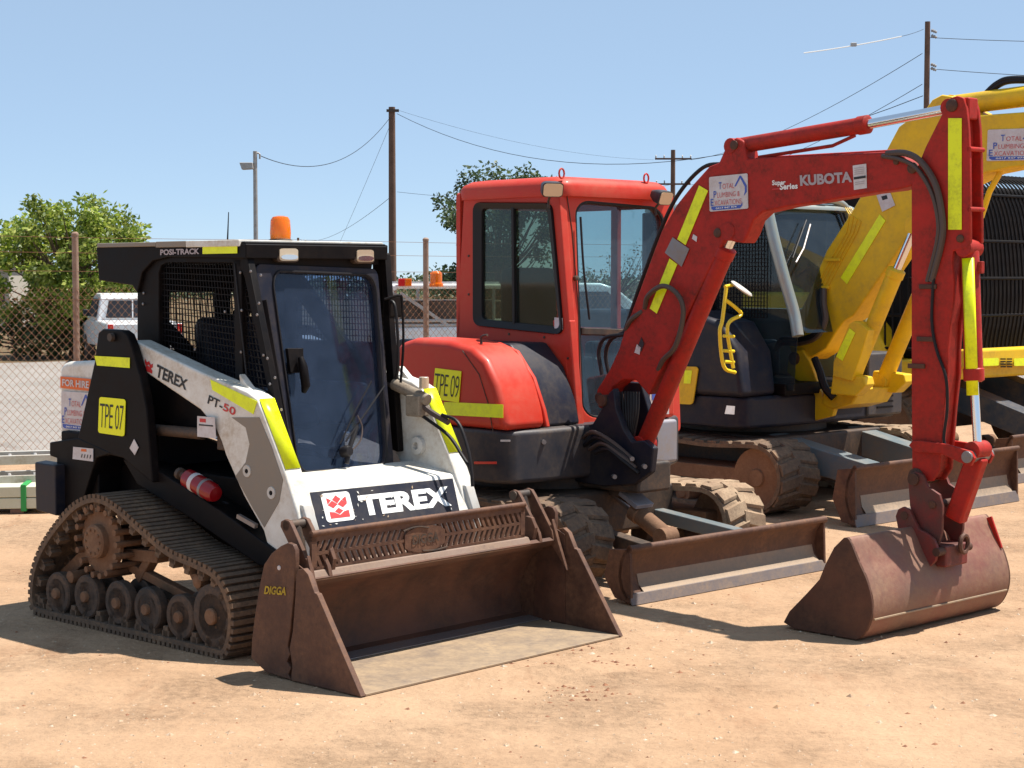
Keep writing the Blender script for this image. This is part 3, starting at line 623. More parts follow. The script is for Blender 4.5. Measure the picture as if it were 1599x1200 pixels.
hg = [(440, 822), (441, 814), (447, 811), (454, 814), (459, 824), (487, 888), (490, 905), (480, 905)]; hl = [T.b(x, y, -.79) for x, y in hg]
for sg in (-1, 1):
    for bb in (.80, .70): MB().ext([(p.x, sg*bb, p.z) for p in hl], (0, -sg*.022, 0)).build('hinge_plate', M['rust'], bko, .004)
    v = T.b(449, 821, -.79); MB().cyl((v.x, sg*.80, v.z), (v.x, sg*.67, v.z), .022).build('hinge_pin', M['blacksteel'], bko)
    MB().tube([(v.x, sg*.74, v.z), (-.47, sg*.74, .42)], .02).build('clam_cylinder', M['blacksteel'], bko)
    MB().az([(-.50, .42), (-.40, .45), (-.385, .52), (-.41, .57), (-.45, .575), (-.49, .52)], sg*.66-.012, sg*.66+.012).build('bracket', M['rust'], bko, .004)
    MB().az([(-.42, .44), (-.30, .30), (-.36, .44), (-.40, .55)], sg*.80-.01, sg*.80+.01).build('gusset', M['rust'], bko, .003)
q = [T.b(x, y, -B0-.001) for x, y in ((413, 928), (447, 930), (449, 917), (415, 915))]; write('DIGGA', q, M['inkyellow'], bko, .035, .003)
v = T.b(436, 887, -B0-.001); MB().lathe(v, (0, -1, 0), [(.011, 0), (.010, .003), (0, .003)], 10).build('paint_spot', M['sticker'], bko)

# ================================================================== EXCAVATORS: shared builders
M['greyskirt'] = mat('grey_skirt_paint', (.026, .027, .036), .45, 0, (.13, .09, .06), .25, 5, .03)
M['redworn'] = mat('chipped_dark_red', (.22, .018, .014), .5, .1, (.10, .04, .03), .5, 9, .1, 50, 0, (.10, .03, .022), 8)
M['edge'] = mat('dull_cutting_edge', (.15, .13, .135), .5, .3, (.28, .2, .14), .5, 7, .1)
M['palegrey'] = mat('pale_grey_paint', (.26, .26, .30), .45, 0, (.3, .22, .15), .3, 5)
M['bucketred'] = mat('worn_bucket_paint', (.17, .09, .066), .5, .2, (.30, .18, .11), .5, 4, .12, 60, 0, (.20, .062, .048), 2.5)
M['litblade'] = mat('sunlit_blade_steel', (.24, .18, .13), .5, .35, (.40, .29, .2), .6, 6, .1)  # pale tone that stands for sunlight low on the blades
M['bluegrey'] = mat('blue_grey_steel', (.13, .17, .19), .4, .1, (.26, .2, .14), .3, 6, .05)
M['darkblue'] = mat('dark_blue_paint', (.035, .055, .085), .35, 0, (.2, .15, .1), .25, 6, .04)
def exc_track(fr, par, sg, bi, bo, af, ar, h, m_, hubm):
    r = h/2-.03; cf_, cr_ = af-.03-r, ar+.03+r; pts = []; zc = r+.03
    for k in range(15): an = R(-90+180*k/14); pts.append(Vector((cf_+r*math.cos(an), zc+r*math.sin(an))))
    nseg = 16
    for k in range(1, nseg): t = k/nseg; pts.append(Vector((cf_+(cr_-cf_)*t, zc+r-.018*math.sin(math.pi*t*2)**2)))
    for k in range(15): an = R(90+180*k/14); pts.append(Vector((cr_+r*.96*math.cos(an), zc+r*math.sin(an))))
    for k in range(1, nseg): pts.append(Vector((cr_+(cf_-cr_)*k/nseg, zc-r)))
    # even resampling
    P = pts+[pts[0]]; Ls = [0]
    for i in range(1, len(P)): Ls.append(Ls[-1]+(P[i]-P[i-1]).length)
    N = int(Ls[-1]/.060)//2*2; path = []; k = 0
    for i in range(N):
        t = Ls[-1]*i/N
        while Ls[k+1] < t: k += 1
        path.append(P[k].lerp(P[k+1], (t-Ls[k])/(Ls[k+1]-Ls[k])))
    mb = MB(); nor = band(mb, path, sg*bo, sg*bi, .03, 1)
    w_ = bo-bi; rnd = random.Random(3)
    for i in range(N):                                        # staggered chevron lugs
        p = path[i]; t = (path[(i+1) % N]-path[i-1]).normalized(); o = -nor[i]
        if i % 2 == 0: c0, c1 = bo-.008, bo-w_*.56
        else: c0, c1 = bi+.008, bi+w_*.56
        sk = .022; e = .049; hh = .017
        def pt(da, b_, up): q = p+t*da+o*up; return (q.x, sg*b_, q.y)
        base = [pt(-e-sk, c0, 0), pt(e-sk, c0, 0), pt(e+sk, c1, 0), pt(-e+sk, c1, 0)]
        top = [pt(-e*.75-sk, c0*.995+c1*.005, hh), pt(e*.75-sk, c0, hh), pt(e*.75+sk, c1*.97+c0*.03, hh), pt(-e*.75+sk, c1*.97+c0*.03, hh)]
        mb.loft([base, top])
    tr = mb.build('rubber_track', m_, par, smooth=0)
    fm = MB(); fm.az([(cf_, zc-.05), (cf_, zc+.06), (cr_, zc+.06), (cr_, zc-.05)], sg*(bi+.06), sg*(bo-.05)); fm.build('track_frame', M['clay'], tr, .01)
    for c, nm in ((cf_, 'idler'), (cr_, 'sprocket')):
        MB().lathe((c, sg*(bo-.03), zc), (0, -sg, 0), [(0, -.005), (r*.25, -.005), (r*.28, .01), (r*.6, .02), (r*.88, .01), (r*.9, .03), (r*.9, .16)], 28).build(nm, hubm, tr)
    for k in range(4):
        x = cf_+(cr_-cf_)*(.18+.64*k/3)
        MB().lathe((x, sg*(bo-.04), .03+.075), (0, -sg, 0), [(0, -.01), (.03, -.01), (.04, 0), (.07, 0), (.07, .2)], 18).build('roller', hubm, tr)
    return tr
def blade(fr, par, hw, h, m_, lit):
    pr = [(0, .004), (-.018, h*.13), (-.055, h*.30), (-.072, h*.5), (-.06, h*.75), (-.025, h*.93), (0, h)]
    bl = MB().shell(pr[1:], .022, -hw, hw).build('dozer_blade', m_, par)
    MB().az([(.004, .002), (.012, .002), (-.008, h*.20), (-.03, h*.20)], -hw, hw).build('cutting_edge', M['edge'], bl, .003)
    MB().shell([(-.0155, h*.2), (-.053, h*.315), (-.069, h*.50)], .004, -hw*.86, hw*.94).build('lit_band', lit, bl)  # sunlit strip below the shaded curl, painted as a paler band
    MB().tube([(-.012, -hw, h), (-.012, hw, h)], .020, 10).build('top_lip', M['rust'], bl)
    for s in (-1, 1): MB().az([(0, .01), (-.01, h), (-.16, h*.95), (-.2, h*.45), (-.12, .03)], s*hw, s*(hw-.02)).build('end_plate', m_, bl, .003)
    MB().box((-.17, -hw+.02, h*.40), (-.07, hw-.02, h*.62)).build('back_beam', m_, bl, .01)
    return bl
def cylinder(p0, p1, p2, r0, r1, m_, par):
    p0, p1, p2 = Vector(p0), Vector(p1), Vector(p2); d = (p1-p0).normalized(); ln = (p1-p0).length
    c = MB().lathe(p0, d, [(0, 0), (r0*.8, 0), (r0, .02), (r0, ln-.07), (r0*1.12, ln-.065), (r0*1.12, ln-.01), (r0*.8, ln), (0, ln)], 24).build('hydraulic_cylinder', m_, par)
    MB().cyl(p1, p2, r1, 16).build('rod', M['chrome'], c)
    for p in (p0, p2): MB().cyl(p+Vector((0, -.06, 0)), p+Vector((0, .06, 0)), r0*1.0, 16).build('rod_eye', m_, c, .004)
    return c

# ================================================================== RED EXCAVATOR
q1, q2 = ground(985, 947), ground(1290, 890); d_ = (q2-q1).normalized()
K = Frame((q1+q2)/2, (d_.y, -d_.x))
X = root('red_excavator', 'red tracked mini excavator with enclosed cab, its rusty bucket curled on the dirt in front', 'excavator', K)
for sg in (-1, 1): exc_track(K, X, sg, .50, .86, -.44, -2.50, .50, M['trackdust'] if sg > 0 else M['track'], M['clay'])
blade(K, X, .863, .305, M['rust'], M['litblade'])
un = MB(); un.box((-2.1, -.50, .22), (-.9, .50, .48)); uo = un.build('undercarriage', M['blacksteel'], X, .02)
MB().lathe((-1.55, 0, .46), (0, 0, 1), [(.48, 0), (.48, .16)], 36).build('slew_ring', M['blacksteel'], X)
for s in (-1, 1): MB().beam((-1.0, s*.36, .30), (-.12, s*.42, .20), .09, .08).build('blade_arm', M['bluegrey'] if s > 0 else M['blacksteel'], X, .008)
c0, c1 = K.b(948, 762, -.02), K.b(1040, 838, -.02)
cylinder(c1, c1.lerp(c0, .55), c0, .055, .028, M['clay'], X)
cc = c1.lerp(c0, .5); MB().obox(cc+Vector((0, 0, .075)), (c0-c1).normalized()*.08, (0, .075, 0), Vector((c0-c1).cross(Vector((0, 1, 0)))).normalized()*.014).build('cylinder_guard', M['palegrey'], X, .004)
# skirt (lower house) with rounded corners
def plan(pts, z0, z1): return MB().ext([(a, b, z0) for a, b in pts], (0, 0, z1-z0))
plan([(-2.05, -.85), (-1.12, -.85), (-1.0, -.78), (-.975, -.55), (-.975, .52), (-1.14, .82), (-2.05, .86), (-2.5, .55), (-2.6, 0), (-2.5, -.55)], .56, .872).build('lower_body', M['greyskirt'], X, .03, 4)
for x0, x1, y in ((741, 776, 723),):
    q = [K.b(x0, y+2, -.853), K.b(x1, y+2, -.853), K.b(x1, y-2, -.853), K.b(x0, y-2, -.853)]; plateq(q, M['redlens'], X, 'side_reflector', .001, .003)
q = [K.b(782, 690, -.852), K.b(797, 690, -.852), K.b(797, 687, -.852), K.b(782, 687, -.852)]; plateq(q, M['sticker'], X, 'warning_label', .001, .002)
pr = [K.b(x, y, -.85) for x, y in ((630, 676), (617, 585), (615, 550), (621, 536), (645, 528), (700, 532), (735, 542), (757, 562), (774, 602), (784, 640), (790, 676))]
prz = [Vector((p.x, p.y, max(p.z, .875))) for p in pr]
hood = MB().ext(prz, (0, .34, 0)).build('engine_hood', M['redcab'], X, .05, 5)
hd2 = [K.b(x, y, -.5) for x, y in ((700, 676), (700, 535), (742, 529), (780, 535), (808, 548), (834, 590), (850, 640), (856, 676))]; 
MB().ext([Vector((p.x-.004, -.505, max(p.z, .876))) for p in hd2], (0, .03, 0)).build('hood_edge', M['redcab'], X, .01)
fl = [(-2.4, .874), (-2.4, 1.36), (-1.35, 1.36), (-1.2, 1.22), (-1.10, 1.02), (-1.06, .874)]
MB().az(fl, -.49, -.165).build('inner_panel', M['navy'], X, .02)
MB().az([(-2.55, .874), (-2.55, 1.30), (-2.1, 1.36), (-2.1, .874)], -.49, .8).build('engine_cover', M['redcab'], X, .05, 4)
sl_ = [K.b(x, y, -.853) for x, y in ((745, 676), (741, 640), (733, 600), (720, 562))]; MB().tube([(K.b(x, y, -.852)) for x, y in ((770, 676), (762, 630), (748, 585), (722, 548))], .003, 5).build('panel_seam', M['blacksteel'], hood)
q = [K.b(x, y, -.853) for x, y in ((676, 623), (717, 629), (721, 580), (680, 575))]; pl = plateq(q, M['plate'], hood, 'fleet_tag', .001, .003, .03); write('TPE 09', q, M['inkblack'], pl, -.012, .006, sub=(.03, .14, .97, .84), spacing=.9)
q = [K.b(x, y, -.853) for x, y in ((690, 648), (786, 653), (786, 632), (694, 628))]; plateq(q, M['lime'], hood, 'reflective_strip', .001, .002)
v = K.b(752, 535, -.7); hk = MB().tube(smoothpath([v+Vector((0, 0, -.03)), v+Vector((0, 0, .03)), v+Vector((.05, 0, .045))]), .008); hk.build('hood_latch', M['blacksteel'], hood)
# cab
KN, K0 = (1.43, 0, .13), (-1.28, 0, 2.30)
def kf(x, y, out=0): return tilt(K, x, y, K0, KN)+Vector(KN).normalized()*out
kn = Vector(KN).normalized()
oq = [K.b(712, 532, -.155), K.b(893, 566, -.155), K.b(872, 290, -.155), K.b(724, 296, -.155)]
iq = [K.b(741, 508, -.155), K.b(881, 523, -.155), K.b(862, 318, -.155), K.b(741, 317, -.155)]
kc = MB().ring(rrect(oq, .03, 5), rrect(iq, .07, 5), (0, .06, 0))
kc.ext([K.b(862, 500, -.154), K.b(889, 500, -.154), K.b(903, 674, -.154), K.b(880, 674, -.154)], (0, .06, 0))
cabk = kc.build('cab', M['redcab'], X, .012, 3)
fo = [kf(892, 674), kf(1064, 674), kf(1052, 300), kf(871, 292)]; fi = [kf(911, 652), kf(1046, 652), kf(1036, 325), kf(899, 313)]
MB().ring(rrect(fo, .02, 6), rrect(fi, .16, 6, .45), -kn*.07).build('front_frame', M['redcab'], cabk, .014, 3)
MB().ext([p-kn*.03 for p in rrect(fi, .16, 6, .45)], -kn*.004).build('windscreen', M['glassF'], cabk)
MB().tube([p-kn*.012 for p in rrect(fi, .16, 6, .45)], .012, 6, True).build('windscreen_seal', M['hose'], cabk)
MB().beam(kf(908, 517, -.01), kf(1050, 522, -.01), .03, .04).build('window_bar', M['blacksteel'], cabk, .004)
ga, gb_ = [K.b(743, 505, -.14), K.b(879, 519, -.14), K.b(860, 320, -.14), K.b(743, 319, -.14)], None
MB().ring(rrect([p+Vector((0, -.018, 0)) for p in iq], .07, 5), rrect([K.b(752, 499, -.158), K.b(873, 511, -.158), K.b(854, 327, -.158), K.b(752, 326, -.158)], .05, 5), (0, .03, 0)).build('window_frame', M['hose'], cabk, .003)
MB().ext(rrect(ga, .05, 5), (0, .005, 0)).build('side_window', M['glassK'], cabk)
MB().beam(K.b(804, 510, -.150), K.b(802, 322, -.150), .02, .025, (0, 1, 0)).build('window_divider', M['hose'], cabk)
q = [K.b(866, 513, -.16), K.b(879, 515, -.16), K.b(879, 497, -.16), K.b(866, 496, -.16)]; plateq(q, M['sticker'], cabk, 'window_sticker', .001, .001)
MB().tube([K.b(726, 308, -.158), K.b(800, 304, -.158), K.b(868, 303, -.158)], .0035, 5).build('roof_seam', M['blacksteel'], cabk)
MB().tube([kf(885, 306, .002), kf(893, 360, .002), kf(903, 480, .002), kf(907, 640, .002)], .0035, 5).build('door_seam', M['blacksteel'], cabk)
for x, y in ((732, 400), (732, 460), (795, 522), (850, 527), (887, 560), (892, 610)): MB().lathe(K.b(x, y, -.156), (0, -1, 0), [(.008, 0), (.008, .004), (0, .006)], 8).build('bolt', M['blacksteel'], cabk)
# far and rear cab walls
af_, ar_ = -1.25, -2.16
q = [(ar_, .80, 1.42), (af_, .80, 1.42), (af_-.05, .80, 2.2), (ar_, .80, 2.2)]; o = [(ar_-.04, .80, .875), (af_+.08, .80, .875), (af_-.03, .80, 2.3), (ar_-.0, .80, 2.3)]
MB().ring(rrect(o, .02, 4), rrect(q, .1, 4), (0, .035, 0)).build('far_wall', M['redcab'], cabk, .006)
q = [(ar_, -.05, 1.45), (ar_, .72, 1.45), (ar_, .72, 2.2), (ar_, -.05, 2.2)]; o = [(ar_, -.155, .875), (ar_, .83, .875), (ar_, .83, 2.3), (ar_, -.155, 2.3)]
MB().ring(rrect(o, .02, 4), rrect(q, .1, 4), (-.04, 0, 0)).build('rear_wall', M['redcab'], cabk, .006)
MB().box((-1.72, .785, .9), (-1.66, .83, 2.25)).build('door_post', M['redcab'], cabk, .01)
MB().box((ar_+.02, -.15, .87), (af_, .8, .93)).build('cab_floor', M['seat'], cabk)
s_ = MB().box((-2.0, .08, 1.1), (-1.55, .56, 1.24)).build('seat', M['seat'], cabk, .04, 3); MB().box((-2.08, .10, 1.24), (-1.95, .54, 1.82)).build('seat_back', M['seat'], s_, .05, 3)
for b_ in (-.02, .62):
    MB().box((-1.75, b_-.06, .93), (-1.4, b_+.06, 1.34)).build('console', M['seat'], cabk, .03, 3)
    MB().tube([(-1.42, b_, 1.33), (-1.38, b_, 1.46), (-1.39, b_, 1.55)], [.01, .012, .022], 8).build('joystick', M['hose'], cabk)
for b_ in (.15, .25, .35, .45): MB().tube([(-1.32, b_, .95), (-1.34, b_, 1.2), (-1.38, b_, 1.35)], .011, 6).build('travel_lever', M['hose'], cabk)
# roof
rz = 2.30; secs = []
for z_, ins in ((rz-.05, 0), (rz+.01, -.006), (rz+.04, .01), (rz+.065, .05), (rz+.075, .12)):
    lo, hi = (-2.19+ins, -.17+ins), (-1.23-ins, .85-ins)
    secs.append(rrect([(lo[0], lo[1], z_), (hi[0], lo[1], z_), (hi[0], hi[1], z_), (lo[0], hi[1], z_)], .10, 5))
rk = MB().loft(secs).build('roof', M['redcab'], cabk, smooth=60)
for (x, y, bb) in ((861, 295, -.235), (1034, 308, .80)):
    v = K.b(x, y, bb) if bb < 0 else K.a(x, y, -1.15); d = Vector((.85, -.42 if bb < 0 else .05, -.3)).normalized()
    lg = MB(); u = d.cross(Vector((0, 0, 1))).normalized(); up = u.cross(d)
    q = lambda s, off, h_: [v+d*off-u*s-up*h_, v+d*off+u*s-up*h_, v+d*off+u*s+up*h_, v+d*off-u*s+up*h_]
    lo = lg.loft([rrect(q(.035, -.07, .025), .3, 4), rrect(q(.062, -.02, .042), .25, 4), rrect(q(.066, .03, .045), .2, 4)]).build('work_light', M['greyskirt'], cabk, smooth=50)
    MB().ext(rrect(q(.060, .031, .039), .2, 4), d*.004).build('lamp_lens', M['lamp'], lo)
    MB().tube([v-d*.02-Vector((0, 0, .04)), v-d*.06-Vector((0, 0, .09)), v-d*.05-Vector((0, 0, .13))], .008, 6).build('lamp_bracket', M['blacksteel'], lo)
for x, y in ((877, 284), (1009, 292)):
    v = K.a(x, y, -1.26); v.z = rz+.085; MB().tube([v+Vector((0, math.cos(k*math.pi/6)*.022, math.sin(k*math.pi/6)*.03)) for k in range(12)], .006, 6, True).build('lifting_eye', M['red'], cabk)
MB().tube(smoothpath([kf(901, 340, .03), kf(905, 420, .035), kf(915, 500, .03)]), .007).build('wiper_arm', M['hose'], cabk)
MB().lathe(kf(897, 435, .0), kn, [(.016, 0), (.016, .025), (0, .03)], 10).build('door_latch', M['blacksteel'], cabk)
# lower front of the house right of the boom: red panel + hand rail
MB().box((-1.25, .22, .874), (-1.0, .63, 1.16)).build('front_panel', M['redcab'], X, .03, 3)
q = [(-.998, .38, .90), (-.998, .56, .90), (-.998, .56, 1.06), (-.998, .38, 1.06)]; pl = plateq(q, M['sticker'], X, 'rating_label', .001, .002); shapeq(q, [(.1, .6), (.9, .6), (.9, .9), (.1, .9)], M['inkblue'], pl, 'label_band'); write('3', q, M['inkblack'], pl, .02, .006, sub=(.3, .1, .6, .5))
MB().tube(smoothpath([K.b(940, 585, -.10), K.b(935, 550, -.10), K.b(945, 528, -.10), K.b(975, 523, -.10)]), .012).build('hydraulic_hose', M['hose'], X)
MB().tube(smoothpath([K.b(952, 590, -.06), K.b(946, 555, -.06), K.b(955, 530, -.06), K.b(985, 515, -.06)]), .012).build('hydraulic_hose', M['hose'], X)
MB().box((-1.24, .10, .60), (-.955, .60, .868)).build('lit_skirt_corner', M['palegrey'], X, .02, 3)  # sunlit right part of the skirt, its brightness put into a paler colour
# swing bracket
sw = [(938, 640), (952, 612), (972, 596), (1000, 598), (1012, 640), (1020, 690), (1016, 738), (990, 757), (940, 760), (897, 752), (893, 705), (905, 668), (925, 662)]
MB().side(K, [(938, 640), (950, 614), (958, 606), (962, 640), (974, 672), (986, 690), (1006, 688), (1020, 700), (1016, 738), (990, 757), (940, 760), (897, 752), (893, 705), (905, 668), (925, 662)], -.17, -.12).build('swing_bracket', M['navy'], X, .01)
MB().side(K, sw, .02, .07).build('swing_bracket', M['navy'], X, .01)
s0 = K.b(960, 735, -.12); MB().box((s0.x-.35, -.15, s0.z-.12), (s0.x+.22, .14, s0.z+.06)).build('swing_casting', M['blacksteel'], X, .02)
MB().cyl((s0.x-.05, 0, s0.z-.16), (s0.x-.05, 0, s0.z+.18), .09, 24).build('swing_pin', M['blacksteel'], X, .006)
for k in range(9):
    t = k/8; MB().tube(smoothpath([K.b(963+34*t, 612, -.06), K.b(966+30*t, 645, -.08), K.b(975+14*t, 685, -.09)]), .0075, 6).build('hydraulic_hose', M['hose'], X)
for k in range(4): MB().tube(smoothpath([K.b(905+8*k, 690+6*k, -.20-.02*k), K.b(925+8*k, 675+9*k, -.26), K.b(955+6*k, 690+10*k, -.24), K.b(985+4*k, 715+8*k, -.20)]), .013, 8).build('hydraulic_hose', M['hose'] if k % 2 else M['brownhose'], X)
for x, y in ((848, 690), (838, 692), (905, 690), (985, 716), (1005, 728), (958, 744)): v = K.b(x, y, -.20 if x > 890 else -.55); MB().cyl(v, v+Vector((.03, -.02, 0)), .014, 8).build('hose_fitting', M['steel'], X)
pvb = K.b(938, 621, -.19); MB().cyl((pvb.x, -.19, pvb.z-.02), (pvb.x, .09, pvb.z-.02), .035, 18).build('boom_pin', M['rustdark'], X, .004)
# boom
bm_ = [(929, 626), (932, 608), (950, 580), (966, 545), (973, 521), (1000, 449), (1032, 362), (1056, 320), (1080, 290), (1107, 260), (1122, 254), (1130, 236), (1138, 220), (1149, 215), (1160, 220), (1163, 232), (1166, 248), (1190, 246), (1290, 242), (1384, 238), (1412, 244), (1430, 262), (1434, 280), (1425, 291), (1400, 297), (1360, 302), (1279, 316), (1230, 323), (1190, 332), (1176, 345), (1168, 366), (1160, 380), (1146, 378), (1132, 374), (1122, 392), (1095, 446), (1068, 500), (1040, 560), (1012, 618), (1006, 610), (992, 594), (972, 594), (956, 606), (945, 636), (935, 638)]
B0, B1 = -.11, .005
boom = MB().side(K, bm_, B0, B1).build('boom', M['redold'], X, .012, 3)
def dq(fr, b_, pts, off=.002): return [fr.b(x, y, b_-off) for x, y in pts]
for pts in (((1058, 374), (1071, 383), (1106, 298), (1092, 290)), ((1015, 482), (1026, 490), (1058, 413), (1046, 404))): plateq(dq(K, B0, pts), M['limeold'], boom, 'reflective_strip', .001, .002)
q = dq(K, B0, ((1039, 395), (1065, 417), (1077, 389), (1051, 371))); plateq(q, M['steel'], boom, 'data_plate', .002, .003)
tpe_sign(dq(K, B0, ((1109, 331), (1169, 326), (1168, 271), (1108, 277))), boom)
write('Super', dq(K, B0, ((1206, 292), (1227, 291), (1227, 281), (1206, 282))), M['inkwhite'], boom, .03, .002)
write('Series', dq(K, B0, ((1218, 297), (1246, 295), (1246, 286), (1218, 287))), M['inkwhite'], boom, .03, .002)
shapeq(dq(K, B0, ((1206, 297), (1218, 296), (1218, 294), (1206, 295))), [(0, 0), (1, 0), (1, 1), (0, 1)], M['inkred'], boom, 'underline', .002)
write('KUBOTA', dq(K, B0, ((1250, 291), (1331, 285), (1330, 268), (1249, 274))), M['inksilver'], boom, .045, .002)
q = dq(K, B0, ((1334, 297), (1354, 294), (1353, 256), (1332, 259))); pl = plateq(q, M['sticker'], boom, 'load_label', .001, .002)
shapeq(q, [(.05, .42), (.95, .42), (.95, .52), (.05, .52)], M['inkblack'], pl, 'label_band')
for v_ in (.62, .7, .78, .86, .2, .28): shapeq(q, [(.12, v_), (.85, v_), (.85, v_+.025), (.12, v_+.025)], M['inksilver'], pl, 'label_mark')
for pts in (((991, 551), (999, 554), (1001, 543), (995, 538)), ((1081, 373), (1088, 378), (1089, 370), (1083, 366))): plateq(dq(K, B0, pts), M['sticker'], boom, 'small_label', .001, .002)
plateq(dq(K, B0, ((996, 542), (1002, 549), (1006, 537), (1002, 527))), M['inkblack'], boom, 'small_label', .001, .002)
for x, y, r in ((936, 621, .030), (1147, 227, .026), (1121, 364, .026), (1425, 263, .028), (1400, 253, .016)):
    for b_, s in ((B0, -1), (B1, 1)): MB().lathe((K.b(x, y, B0).x, b_, K.b(x, y, B0).z), (0, s, 0), [(r, 0), (r, .008), (r*.5, .012), (0, .012)], 18).build('pin', M['rustdark'], boom)
MB().tube([K.b(1165, 252, -.06), K.b(1290, 246, -.06), K.b(1400, 240, -.06)], .012).build('hydraulic_pipe', M['redold'], boom)
MB().tube([K.b(1180, 249, -.02), K.b(1290, 243, -.02), K.b(1400, 237, -.02)], .012).build('hydraulic_pipe', M['redold'], boom)
MB().tube(smoothpath([K.b(975, 520, -.04), K.b(1000, 445, -.04), K.b(1035, 352, -.04), K.b(1062, 300, -.04), K.b(1098, 262, -.04), K.b(1130, 256, -.06)]), .012).build('hydraulic_hose', M['hose'], boom)
MB().tube(smoothpath([K.b(1007, 482, -.11), K.b(1012, 462, -.14), K.b(1035, 447, -.16), K.b(1058, 460, -.16), K.b(1067, 490, -.15), K.b(1055, 540, -.14), K.b(1036, 562, -.12), K.b(1028, 578, -.10)]), .015).build('hydraulic_hose', M['brownhose'], boom)
MB().tube(smoothpath([K.b(1004, 486, -.10), K.b(985, 500, -.12), K.b(978, 515, -.10)]), .015).build('hydraulic_hose', M['brownhose'], boom)
for dx, dz, rr in ((0, 0, .017), (-7, 10, .012)):
    MB().tube(smoothpath([K.b(1385+dx, 240+dz*.4, -.115), K.b(1415+dx, 240+dz, -.135), K.b(1440+dx, 255+dz, -.14), K.b(1462+dx, 292+dz, -.14), K.b(1472+dx, 345, -.135), K.b(1470+dx, 380, -.13), K.b(1455+dx, 440, -.12)]), rr).build('hydraulic_hose', M['brownhose'], boom)
# boom cylinder (below) and arm cylinder (above)
ka, kb = K.b(1006, 694, -.055), K.b(1146, 362, -.055)
cylinder(ka, ka.lerp(kb, .93), kb, .052, .03, M['redold'], X)
cylinder(K.b(1150, 229, -.055), K.b(1358, 194, -.055), K.b(1490, 169, -.055), .044, .026, M['redold'], X)
MB().tube([K.b(1185, 246, -.05), K.b(1300, 228, -.05), K.b(1335, 212, -.05)], .010).build('hydraulic_pipe', M['redold'], X)
# arm (dipper)
ar_px = [(1479, 160), (1484, 153), (1494, 150), (1504, 153), (1509, 170), (1512, 200), (1514, 250), (1515, 378), (1510, 388), (1488, 392), (1486, 410), (1489, 440), (1488, 470), (1483, 505), (1480, 545), (1480, 585), (1474, 640), (1470, 690), (1467, 735), (1456, 752), (1440, 752), (1424, 735), (1423, 600), (1423, 292), (1432, 262), (1445, 230), (1460, 200), (1472, 176)]
A0, A1 = -.118, .008
apx = [K.b(x, y, A0) for x, y in ar_px]
arm = MB().ext(apx, (0, .022, 0)).build('arm', M['redold'], X, .005)
MB().ext([(p.x, A1, p.z) for p in apx], (0, -.022, 0)).build('arm_side_plate', M['redold'], arm, .005)
body = [K.b(x, y, A0) for x, y in ((1478, 165), (1500, 175), (1503, 220), (1498, 300), (1493, 385), (1484, 392), (1482, 430), (1485, 470), (1479, 505), (1476, 585), (1466, 690), (1462, 730), (1452, 748), (1442, 748), (1427, 733), (1427, 600), (1427, 294), (1436, 264), (1462, 205))]
MB().ext([(p.x, -.096, p.z) for p in body], (0, .082, 0)).build('arm_box', M['redold'], arm, .004)
v0, v1 = K.b(1484, 155, A0), K.b(1512, 186, A0); MB().box((v0.x-.02, A0+.02, v1.z), (v1.x-.01, A1-.02, v0.z+.005)).build('arm_head', M['redold'], arm, .01)
for y in (233, 327): v = K.b(1510, y, A0); MB().cyl((v.x+.012, A0, v.z), (v.x+.012, A1, v.z), .012, 10).build('spacer', M['redold'], arm)
plateq(dq(K, A0, ((1481, 359), (1502, 359), (1502, 185), (1481, 185))), M['limeold'], arm, 'reflective_strip', .001, .002)
for x, y, r in ((1487, 165, .032), (1500, 373, .02), (1427, 262, .026), (1430, 696, .02), (1431, 745, .045)):
    v = K.b(x, y, A0); MB().lathe((v.x, A0, v.z), (0, -1, 0), [(r, 0), (r, .008), (r*.6, .016), (0, .016)], 20).build('pin', M['rustdark'], arm)
for x, y in ((1450, 448), (1446, 530), (1432, 572)): v = K.b(x, y, A0); MB().box((v.x-.05, A0-.012, v.z-.012), (v.x+.05, A0, v.z+.012)).build('hose_clip', M['rustdark'], arm, .003)
MB().tube(smoothpath([K.b(1458, 430, -.125), K.b(1455, 500, -.128), K.b(1462, 545, -.128), K.b(1477, 590, -.13), K.b(1479, 640, -.12), K.b(1474, 690, -.12), K.b(1490, 702, -.10), K.b(1512, 706, -.06)]), .008).build('hydraulic_hose', M['hose'], arm)
# bucket cylinder and linkage
u0, u1, u2 = K.b(1514, 388, -.055), K.b(1521, 597, -.055), K.b(1527, 703, -.055)
bc_ = cylinder(u0, u1, u2, .046, .022, M['redold'], X)
for o_ in range(1):
    q = [K.b(1517, 531, -.062), K.b(1529, 531, -.062), K.b(1524, 397, -.062), K.b(1514, 397, -.062)]
    d = (u1-u0).normalized(); sd = Vector((0, -1, 0)); fw = d.cross(sd).normalized(); line = []
    for k in range(7):
        an = R(-38+76*k/6+18); line.append(u0+d*.05+(sd*math.cos(an)-fw*math.sin(an)*1)*.0478)
    MB().strip(line, d*.68).build('reflective_strip', M['limeold'], bc_, solid=.002)
v = K.b(1527, 418, -.06); MB().box((v.x-.02, -.06, v.z-.03), (v.x+.02, -.03, v.z+.03)).build('hose_fitting', M['redold'], bc_, .004)
for s in (-1, 1):
    o_ = s*.072-.055
    def Q(x, y): p = K.b(x, y, -.135); return (p.x, o_, p.z)
    MB().ext([Q(x, y) for x, y in ((1421, 696), (1426, 689), (1438, 688), (1480, 694), (1518, 705), (1524, 716), (1518, 728), (1500, 722), (1470, 708), (1432, 706))], (0, .022*s, 0)).build('link_arm', M['redold'], X, .004)
lk = K.b(1527, 712, -.055); MB().cyl((lk.x, -.16, lk.z), (lk.x, .05, lk.z), .03, 20).build('link_pin', M['steel'], X, .003)
